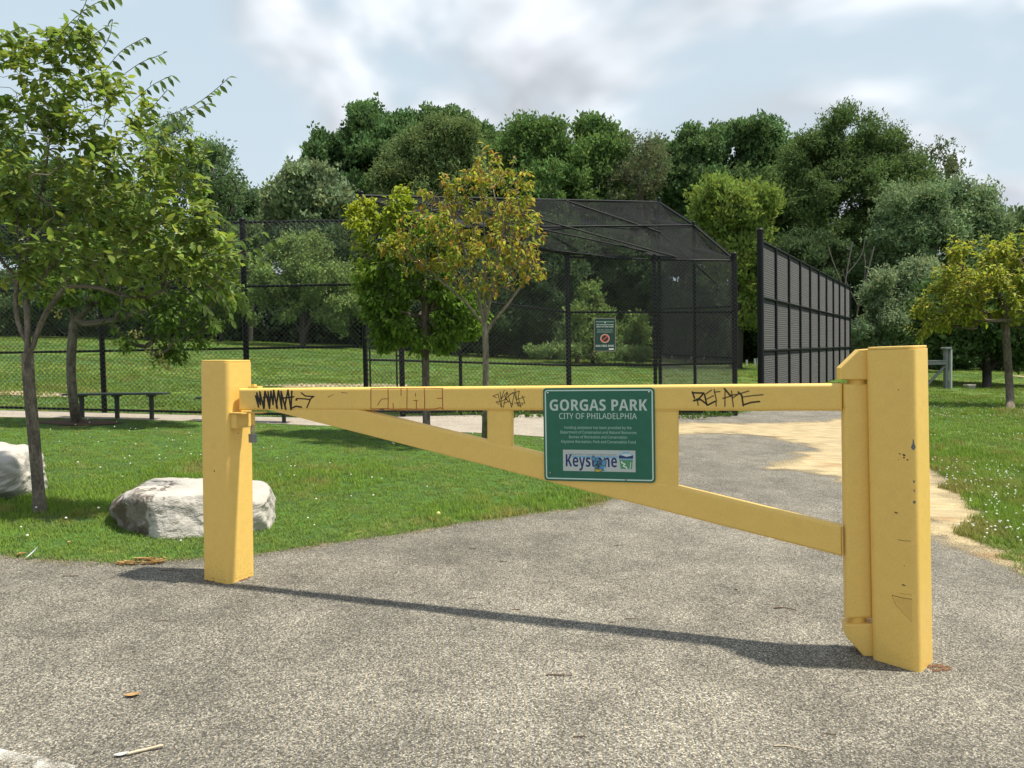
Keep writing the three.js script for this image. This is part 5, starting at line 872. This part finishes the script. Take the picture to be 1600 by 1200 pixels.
// the two young trees in the middle
{
  const D = 12.6;
  tree('young_tree', 'green young tree with a dark trunk behind the yellowing one', 'tree', {
    seed: 303, seg: 0.18, r0: 0.062, rTip: 0.0045, pipe: 0.45, flare: true, bark: midBark, fork: 0.78,
    trunk: [gnd(667, 692), ...pathAt([[666, 640], [665, 580], [664, 530], [662, 440], [640, 360]], D)],
    lobes: lobesAt([[600, 425, 45, 75], [578, 440, 28, 60], [640, 480, 75, 55], [715, 490, 50, 45], [655, 400, 60, 70], [560, 350, 14, 45], [585, 380, 20, 50], [625, 345, 25, 50], [590, 480, 30, 40], [620, 520, 50, 28], [700, 520, 40, 25], [665, 530, 50, 22], [552, 325, 7, 25], [578, 330, 9, 20], [632, 300, 12, 22]], D, 0.85),
    tips: 640, shell: 0.45, leafy: 5, maxN: 8, gap: 0.045, per: 5, fuzz: 0.16, size: 0.095, droop: 0.9, rise: 1.1, arch: 0.12,
    colour: (p, r) => { const v = 0.65 + 0.6 * r(), s = clamp((p.y - 3.1) * 0.6 + (-p.x - 1.9) * 0.5 + 0.5 * (r() - 0.5), 0, 1); return lin(lerp(0.15, 0.42, s) * v, lerp(0.27, 0.45, s) * v, lerp(0.022, 0.02, s) * v); }, leaf: leafGeo(0.46, 0.14, 0.2), leafMat: midLeafMat,
  }).crown();
  const D2 = 11.7;
  tree('young_tree', 'yellow and brown leaved young tree with bare pale branches behind the gate', 'tree', {
    seed: 404, seg: 0.17, r0: 0.046, rTip: 0.0036, pipe: 0.5, flare: true, bark: greyBark, fork: 0.8,
    trunk: [gnd(757, 690), ...pathAt([[758, 640], [759, 580], [758, 520], [757, 505]], D2)],
    limbs: [pathAt([[758, 512], [730, 475], [690, 440], [650, 405], [620, 380]], D2), pathAt([[758, 510], [745, 450, 0.15], [722, 380, 0.2], [700, 320, 0.2]], D2), pathAt([[757, 508], [758, 430], [756, 350], [748, 270]], D2), pathAt([[758, 508], [772, 440, 0.2], [786, 360, 0.2], [800, 300, 0.2]], D2), pathAt([[759, 514], [790, 480], [820, 440], [848, 425]], D2), pathAt([[757, 510], [765, 450, -0.3], [790, 400, -0.4], [815, 340, -0.4]], D2), pathAt([[757, 510], [740, 460, -0.3], [700, 400, -0.4], [675, 350, -0.4]], D2)],
    lobes: lobesAt([[755, 395, 85, 70], [695, 360, 55, 60], [760, 320, 60, 60], [812, 365, 38, 60], [745, 275, 16, 32], [772, 285, 22, 38], [690, 310, 22, 34], [835, 425, 24, 22], [645, 395, 30, 35], [820, 300, 14, 36], [720, 300, 26, 35], [700, 425, 34, 24], [795, 430, 34, 26], [805, 280, 9, 32], [752, 240, 6, 18], [662, 320, 9, 30], [700, 282, 8, 26], [775, 250, 7, 22], [826, 290, 6, 26], [635, 360, 10, 30], [618, 392, 26, 26]], D2, 0.85),
    tips: 660, shell: 0.45, leafy: 4, maxN: 5, gap: 0.046, per: 2, fuzz: 0.1, size: 0.088, droop: 1.1, rise: 1.5, arch: 0.14,
    colour: (p, r) => { const v = 0.65 + 0.6 * r(), k = r(), up = clamp((p.y - 3.2) * 0.5, 0, 1); return k < 0.13 + 0.08 * (1 - up) ? lin(0.4 * v, 0.23 * v, 0.045 * v) : k < 0.52 ? lin(0.5 * v, 0.43 * v, 0.045 * v) : lin(0.27 * v, 0.35 * v, 0.036 * v); }, leaf: leafGeo(0.44, 0.2, 0.3), leafMat: midLeafMat,
  }).crown();
}
// right-hand trees
{
  const D = 22;
  tree('young_tree', 'yellow green young tree with a slim pale trunk on the right lawn', 'tree', {
    seed: 505, seg: 0.3, r0: 0.1, rTip: 0.008, pipe: 0.45, flare: true, bark: midBark, fork: 0.92,
    trunk: [gnd(1579, 642), ...pathAt([[1577, 600], [1573, 540], [1571, 500], [1570, 470]], D)],
    lobes: lobesAt([[1525, 435, 65, 40], [1580, 425, 50, 45], [1630, 440, 60, 55], [1480, 470, 48, 30], [1448, 492, 26, 18], [1555, 475, 60, 35], [1500, 400, 25, 25], [1540, 388, 12, 22], [1490, 385, 8, 22], [1598, 385, 30, 25], [1430, 520, 16, 12], [1500, 500, 40, 20], [1620, 490, 50, 40]], D, 0.85),
    tips: 480, shell: 0.4, leafy: 5, maxN: 8, gap: 0.07, per: 5, fuzz: 0.26, size: 0.145, droop: 0.8, rise: 1.5,
    colour: (p, r) => { const v = 0.6 + 0.7 * r(), k = r(); return k < 0.35 ? lin(0.46 * v, 0.42 * v, 0.04 * v) : lin(0.31 * v, 0.38 * v, 0.04 * v); }, leaf: leafGeo(0.5, 0.14, 0.2, false), leafMat: midLeafMat,
  }).crown();
  const E = 32;
  tree('leafy_tree', 'dark green tree with a stout black forked trunk behind the right young tree', 'tree', {
    seed: 606, seg: 0.4, r0: 0.17, rTip: 0.012, pipe: 0.45, bark: bark(0.05, 0.043, 0.035), fork: 0.6,
    trunk: [gnd(1542, 607), ...pathAt([[1542, 580], [1541, 555], [1542, 540]], E)],
    limbs: [pathAt([[1542, 570], [1536, 540], [1528, 510], [1520, 480]], E), pathAt([[1544, 575], [1552, 545], [1560, 510]], E), pathAt([[1546, 580], [1556, 566], [1580, 555], [1600, 540]], E)],
    lobes: lobesAt([[1500, 520, 55, 35], [1560, 510, 60, 40], [1470, 535, 30, 22], [1610, 530, 50, 35], [1520, 480, 80, 40], [1455, 560, 12, 12]], E, 0.9),
    tips: 260, shell: 0.4, clump: true, per: 22, fuzz: 0.6, size: 0.6, colour: vary([0.085, 0.15, 0.04], 0.6), leaf: clumpGeo(14, 0.5, 0.34, 3), leafMat: farLeafMat,
  }).crown();
}
// the woods beyond the field: every tree that can be told apart
{
  const kinds = { a: clumpGeo(16, 0.5, 0.30, 5), b: clumpGeo(16, 0.5, 0.24, 6, 0.4), c: clumpGeo(20, 0.5, 0.27, 7, 0.7) };
  const wood = (name, label, d, lobes, c, o = {}) => {
    if (o.cat !== 'bush') { const rs = rng(Math.round(lobes[0][0] * 3 + d)); for (const l of [...lobes]) if (l[2] > 22) for (let k = 0; k < 6; k++) { const a = -Math.PI * (0.02 + 0.96 * rs()), q = 0.92 + 0.2 * rs(), s = 0.14 + 0.16 * rs(); lobes.push([l[0] + l[2] * q * Math.cos(a), l[1] + l[3] * q * Math.sin(a), l[2] * s, l[3] * s * 1.2, (rs() - 0.5) * 3]); } }
    const base = baseAt(o.base?.[0] ?? lobes[0][0], d), bx0 = o.base?.[0] ?? lobes[0][0], cy = o.crownPy ?? lobes.reduce((a, l) => Math.max(a, l[1]), 0), top = lobes.reduce((a, l) => Math.min(a, l[1]), 999), tr = [base, at(bx0 + 2, lerp(560, cy, 0.6), d), at(bx0, cy - 10, d), at(bx0 + (o.lean ?? 0), lerp(cy, top, 0.7), d)].sort((p, q) => p.y - q.y); tr[0] = base;
    const area = lobes.reduce((a, l) => a + l[2] * l[3], 0) * (d / 1200) ** 2;
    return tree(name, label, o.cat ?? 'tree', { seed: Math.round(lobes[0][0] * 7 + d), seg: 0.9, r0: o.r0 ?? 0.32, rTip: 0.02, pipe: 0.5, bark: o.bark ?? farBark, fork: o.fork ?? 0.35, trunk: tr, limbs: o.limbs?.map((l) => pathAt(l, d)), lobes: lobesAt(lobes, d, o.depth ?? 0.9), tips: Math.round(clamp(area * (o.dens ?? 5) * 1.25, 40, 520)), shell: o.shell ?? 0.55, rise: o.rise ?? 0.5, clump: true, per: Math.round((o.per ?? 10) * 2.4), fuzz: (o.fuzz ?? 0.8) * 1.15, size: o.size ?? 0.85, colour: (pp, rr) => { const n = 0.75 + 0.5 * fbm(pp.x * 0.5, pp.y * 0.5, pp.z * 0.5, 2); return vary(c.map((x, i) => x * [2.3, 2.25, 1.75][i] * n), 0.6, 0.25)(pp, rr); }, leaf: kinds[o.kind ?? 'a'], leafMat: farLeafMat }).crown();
  };
  wood('woodland_tree', 'large dark green maple with a broad lumpy crown left of centre', 62, [[590, 222, 50, 42], [672, 218, 62, 40], [520, 272, 38, 44], [600, 300, 85, 80], [690, 290, 72, 80], [545, 345, 60, 70], [735, 242, 28, 36], [640, 380, 90, 60], [700, 390, 80, 60], [563, 205, 20, 26]], [0.045, 0.085, 0.032], { base: [620], kind: 'c', dens: 4 });
  wood('woodland_tree', 'dull olive feathery tree in front of the dark maple', 54, [[660, 262, 48, 48], [695, 232, 42, 40], [630, 305, 50, 45], [715, 295, 40, 55], [680, 320, 60, 50]], [0.07, 0.1, 0.042], { base: [672], kind: 'b', dens: 6 });
  wood('woodland_tree', 'silvery pale leaved tree at the left flank of the dark maple', 52, [[468, 320, 34, 44], [455, 355, 32, 44], [492, 285, 22, 30], [500, 350, 40, 50]], [0.1, 0.135, 0.085], { base: [475], kind: 'c', dens: 6 });
  wood('woodland_tree', 'broad mid green tree above the net hood', 60, [[830, 242, 44, 46], [900, 232, 56, 40], [870, 300, 80, 66], [950, 268, 26, 54], [800, 290, 34, 56], [770, 350, 60, 60], [860, 385, 90, 50], [868, 208, 14, 20]], [0.06, 0.105, 0.034], { base: [870], dens: 4.5 });
  wood('woodland_tree', 'thin sparse tree with bare grey twigs behind the hood', 58, [[1000, 268, 30, 48], [985, 312, 34, 40], [1018, 232, 10, 22]], [0.065, 0.08, 0.045], { base: [1000], kind: 'b', dens: 5, per: 4, fork: 0.3, bark: midBark, size: 0.7 });
  wood('woodland_tree', 'airy dark green tree with open limbs right of the hood', 62, [[1088, 245, 32, 32], [1150, 232, 38, 30], [1182, 222, 26, 24], [1120, 295, 60, 55], [1062, 300, 26, 36], [1190, 262, 22, 24]], [0.05, 0.09, 0.036], { base: [1085], kind: 'c', dens: 4, per: 8, fork: 0.35, limbs: [[[1080, 420], [1076, 350], [1062, 290], [1050, 260]], [[1082, 400], [1092, 340], [1130, 270], [1180, 230]]] });
  wood('woodland_tree', 'bright yellow green bushy tree left of the receding fence', 40, [[1135, 325, 38, 30], [1150, 375, 36, 42], [1108, 345, 16, 24], [1168, 430, 26, 34], [1182, 470, 24, 44], [1178, 330, 30, 28], [1110, 390, 24, 40]], [0.09, 0.125, 0.03], { base: [1150], dens: 7, size: 0.7, fuzz: 0.5 });
  wood('woodland_tree', 'tallest dark olive tree rising behind the receding fence', 55, [[1328, 228, 44, 44], [1290, 265, 56, 50], [1382, 262, 44, 44], [1240, 318, 40, 60], [1330, 335, 100, 76], [1300, 420, 90, 76], [1405, 292, 44, 40], [1215, 375, 34, 56], [1352, 200, 22, 20], [1390, 400, 60, 70]], [0.05, 0.082, 0.028], { base: [1330], dens: 4.6, kind: 'b' });
  wood('woodland_tree', 'bare twiggy tree top beside the tallest tree', 58, [[1462, 262, 30, 36], [1490, 275, 12, 24], [1440, 250, 22, 26]], [0.06, 0.08, 0.04], { base: [1455], dens: 9, per: 1, fork: 0.4, bark: midBark, size: 0.7, r0: 0.22 });
  wood('woodland_tree', 'grey green feathery tree on the right skyline', 48, [[1430, 335, 50, 40], [1492, 335, 44, 40], [1460, 390, 72, 54], [1528, 360, 26, 46], [1402, 400, 34, 46]], [0.085, 0.125, 0.072], { base: [1460], kind: 'b', dens: 6 });
  wood('woodland_tree', 'silvery low tree at the end of the receding fence', 42, [[1390, 480, 38, 44], [1432, 455, 32, 34], [1380, 530, 36, 34], [1440, 520, 40, 40]], [0.105, 0.14, 0.09], { base: [1405], kind: 'b', dens: 8, size: 0.7, fuzz: 0.5 });
  wood('woodland_tree', 'dark tree cut off by the right edge of the picture', 52, [[1592, 400, 28, 52], [1612, 460, 56, 60], [1560, 430, 30, 50], [1640, 380, 40, 50]], [0.05, 0.085, 0.04], { base: [1600], dens: 5 });
  wood('woodland_tree', 'thin leaning dark tree behind the near left tree', 48, [[330, 275, 26, 40], [300, 310, 36, 60], [345, 320, 26, 40], [272, 245, 30, 50], [346, 228, 10, 20]], [0.055, 0.09, 0.042], { base: [310], kind: 'b', dens: 4.5, per: 4 });
  wood('woodland_tree', 'round topped small dark tree in the far gap at the left', 72, [[390, 312, 22, 28], [392, 360, 30, 40], [372, 345, 20, 36]], [0.05, 0.085, 0.045], { base: [390], dens: 4 });
  wood('woodland_tree', 'tall tree far left behind the near crown', 55, [[40, 340, 90, 70], [120, 330, 70, 60], [-40, 300, 80, 80], [190, 360, 50, 60]], [0.05, 0.085, 0.035], { base: [60], dens: 3.5 });
  wood('woodland_tree', 'mid green tree filling the dip between the olive tree and the broad tree', 66, [[765, 262, 34, 40], [745, 300, 40, 60], [785, 310, 40, 60], [755, 235, 18, 24]], [0.058, 0.1, 0.036], { base: [765], dens: 5 });
  wood('woodland_tree', 'dark tree filling the skyline behind the sparse twiggy tree', 68, [[1000, 300, 50, 46], [1045, 290, 40, 50], [970, 320, 40, 50], [1020, 350, 60, 60]], [0.055, 0.09, 0.036], { base: [1010], dens: 5 });
  wood('woodland_tree', 'green tree filling the skyline left of the tallest tree', 64, [[1222, 285, 34, 46], [1250, 270, 30, 36], [1200, 320, 36, 56], [1180, 370, 50, 60]], [0.06, 0.098, 0.036], { base: [1215], dens: 5 });
  {
    const mats = [], cols = [], r = rng(90), q = new THREE.Quaternion(), e = new THREE.Euler();
    for (let k = 0; k < 15000; k++) { const a = (r() - 0.5) * 1.75, d = 78 + 30 * r(), x = Math.tan(a * 0.72) * d * 1.2, h = (5.5 + 3.5 * fbm(x * 0.07, d * 0.05, 3, 3)) * Math.pow(r(), 0.8), s = 1.6 + 1.6 * r(); q.setFromEuler(e.set(r(), r() * 6.28, r())); mats.push(new THREE.Matrix4().compose(V(x, Y(x, -d) + h, -d), q, V(s, s, s))); cols.push(vary([0.05, 0.085, 0.04], 0.6)(0, r)); }
    tag(instanced('distant_woods', kinds.a, farLeafMat, mats, cols), 'distant mass of dark woods seen in the gaps between the nearer trees', 'woods');
  }
  // low trees and bushes at the edge of the woods
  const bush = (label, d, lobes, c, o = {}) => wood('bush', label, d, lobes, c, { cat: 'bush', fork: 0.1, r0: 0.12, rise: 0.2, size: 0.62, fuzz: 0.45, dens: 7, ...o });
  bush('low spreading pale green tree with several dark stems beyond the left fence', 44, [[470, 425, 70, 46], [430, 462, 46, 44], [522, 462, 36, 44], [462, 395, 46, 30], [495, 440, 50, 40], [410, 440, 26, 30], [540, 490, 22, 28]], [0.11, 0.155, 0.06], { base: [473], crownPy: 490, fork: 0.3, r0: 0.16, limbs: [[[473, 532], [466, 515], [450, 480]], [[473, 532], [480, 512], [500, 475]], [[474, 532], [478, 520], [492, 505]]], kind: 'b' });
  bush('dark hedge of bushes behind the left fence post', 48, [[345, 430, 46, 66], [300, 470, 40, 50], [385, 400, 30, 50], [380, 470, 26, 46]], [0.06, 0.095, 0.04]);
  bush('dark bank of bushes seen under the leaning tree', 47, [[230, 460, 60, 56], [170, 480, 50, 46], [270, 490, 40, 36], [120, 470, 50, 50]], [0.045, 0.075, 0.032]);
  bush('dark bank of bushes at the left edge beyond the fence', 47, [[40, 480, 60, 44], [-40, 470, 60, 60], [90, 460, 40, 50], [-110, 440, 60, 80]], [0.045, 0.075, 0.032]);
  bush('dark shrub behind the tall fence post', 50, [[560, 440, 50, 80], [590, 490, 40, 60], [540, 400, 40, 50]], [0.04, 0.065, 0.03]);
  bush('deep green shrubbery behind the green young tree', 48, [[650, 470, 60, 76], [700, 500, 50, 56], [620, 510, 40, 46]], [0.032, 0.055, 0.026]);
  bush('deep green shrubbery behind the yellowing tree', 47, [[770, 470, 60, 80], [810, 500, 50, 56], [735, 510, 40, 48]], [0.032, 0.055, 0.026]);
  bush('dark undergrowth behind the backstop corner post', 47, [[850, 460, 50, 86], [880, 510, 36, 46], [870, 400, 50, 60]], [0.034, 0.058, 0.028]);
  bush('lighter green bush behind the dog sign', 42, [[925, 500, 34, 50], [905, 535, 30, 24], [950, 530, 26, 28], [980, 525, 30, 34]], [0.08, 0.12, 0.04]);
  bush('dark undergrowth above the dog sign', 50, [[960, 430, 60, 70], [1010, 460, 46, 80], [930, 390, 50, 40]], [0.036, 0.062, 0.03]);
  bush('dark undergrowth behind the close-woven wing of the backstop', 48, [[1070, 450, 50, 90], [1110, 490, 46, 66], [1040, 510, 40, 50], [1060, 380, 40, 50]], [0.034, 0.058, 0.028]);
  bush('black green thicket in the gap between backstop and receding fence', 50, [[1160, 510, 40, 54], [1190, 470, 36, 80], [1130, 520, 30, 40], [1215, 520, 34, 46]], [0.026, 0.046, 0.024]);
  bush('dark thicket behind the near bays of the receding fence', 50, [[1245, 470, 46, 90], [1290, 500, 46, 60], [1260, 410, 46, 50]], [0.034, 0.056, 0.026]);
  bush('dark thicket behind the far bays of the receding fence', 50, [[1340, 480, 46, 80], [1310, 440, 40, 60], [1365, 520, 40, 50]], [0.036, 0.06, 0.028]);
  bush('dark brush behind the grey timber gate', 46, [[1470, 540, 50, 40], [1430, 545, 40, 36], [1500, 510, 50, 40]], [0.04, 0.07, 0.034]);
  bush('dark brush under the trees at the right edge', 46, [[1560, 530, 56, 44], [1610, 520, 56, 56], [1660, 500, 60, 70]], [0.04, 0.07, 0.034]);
  bush('low weeds in front of the woods behind the dog sign', 40.5, [[900, 548, 26, 11], [945, 552, 30, 10], [1000, 553, 30, 9], [850, 547, 26, 10]], [0.09, 0.13, 0.05], { dens: 16, size: 0.4, fuzz: 0.2 });
  // bleached dead saplings at the end of the receding fence
  for (const [label, l] of [['bleached dead sapling with two bare forks behind the receding fence', [[[1310, 560], [1316, 480], [1324, 420], [1332, 378]], [[1318, 450], [1302, 410], [1294, 385]], [[1322, 430], [1345, 400], [1352, 372]]]], ['crooked bare grey sapling at the end of the receding fence', [[[1345, 560], [1338, 500], [1352, 440], [1366, 385]], [[1342, 480], [1322, 440], [1316, 420]], [[1350, 450], [1372, 430], [1385, 412]], [[1346, 470], [1352, 420], [1350, 395]]]]]) {
    const d = 44, o = thing('dead_sapling', label, 'tree', V()), g = l.map((p, i) => { const c = new THREE.CatmullRomCurve3(pathAt(p, d)); const tube = new THREE.TubeGeometry(c, 16, i ? 0.024 : 0.04, 6); return tube; });
    mesh('trunk', [g[0]], paleBark, o); g.slice(1).forEach((x) => mesh('limb', x, paleBark, o));
  }
}
// weeds where the backstop meets the drive
{
  const r = rng(44), M = [], C = [], lg = leafGeo(0.5, 0.15, 0.2, false);
  for (const [px, py, n, s, h] of [[1112, 651, 90, 0.16, 0.22], [1136, 651, 40, 0.12, 0.12], [790, 651, 60, 0.5, 0.08], [820, 653, 60, 0.5, 0.08], [700, 650, 40, 0.7, 0.06], [1080, 655, 50, 0.3, 0.05]]) { const p = gnd(px, py); for (let k = 0; k < n; k++) { const q = V(p.x + (r() - 0.5) * 2 * s, p.y + h * r() * r(), p.z + (r() - 0.5) * 0.3); M.push(leafMatrix(q, V(r() - 0.5, 0.4 + r(), r() - 0.5), V(r() - 0.5, 1, r() - 0.5), 0.06 + 0.06 * r())); const v = 0.6 + 0.7 * r(); C.push(lin(0.09 * v, 0.16 * v, 0.03 * v)); } }
  tag(instanced('weeds', lg, farLeafMat, M, C), 'green weeds sprouting along the foot of the backstop', 'weeds');
}

renderer.render(scene, camera);
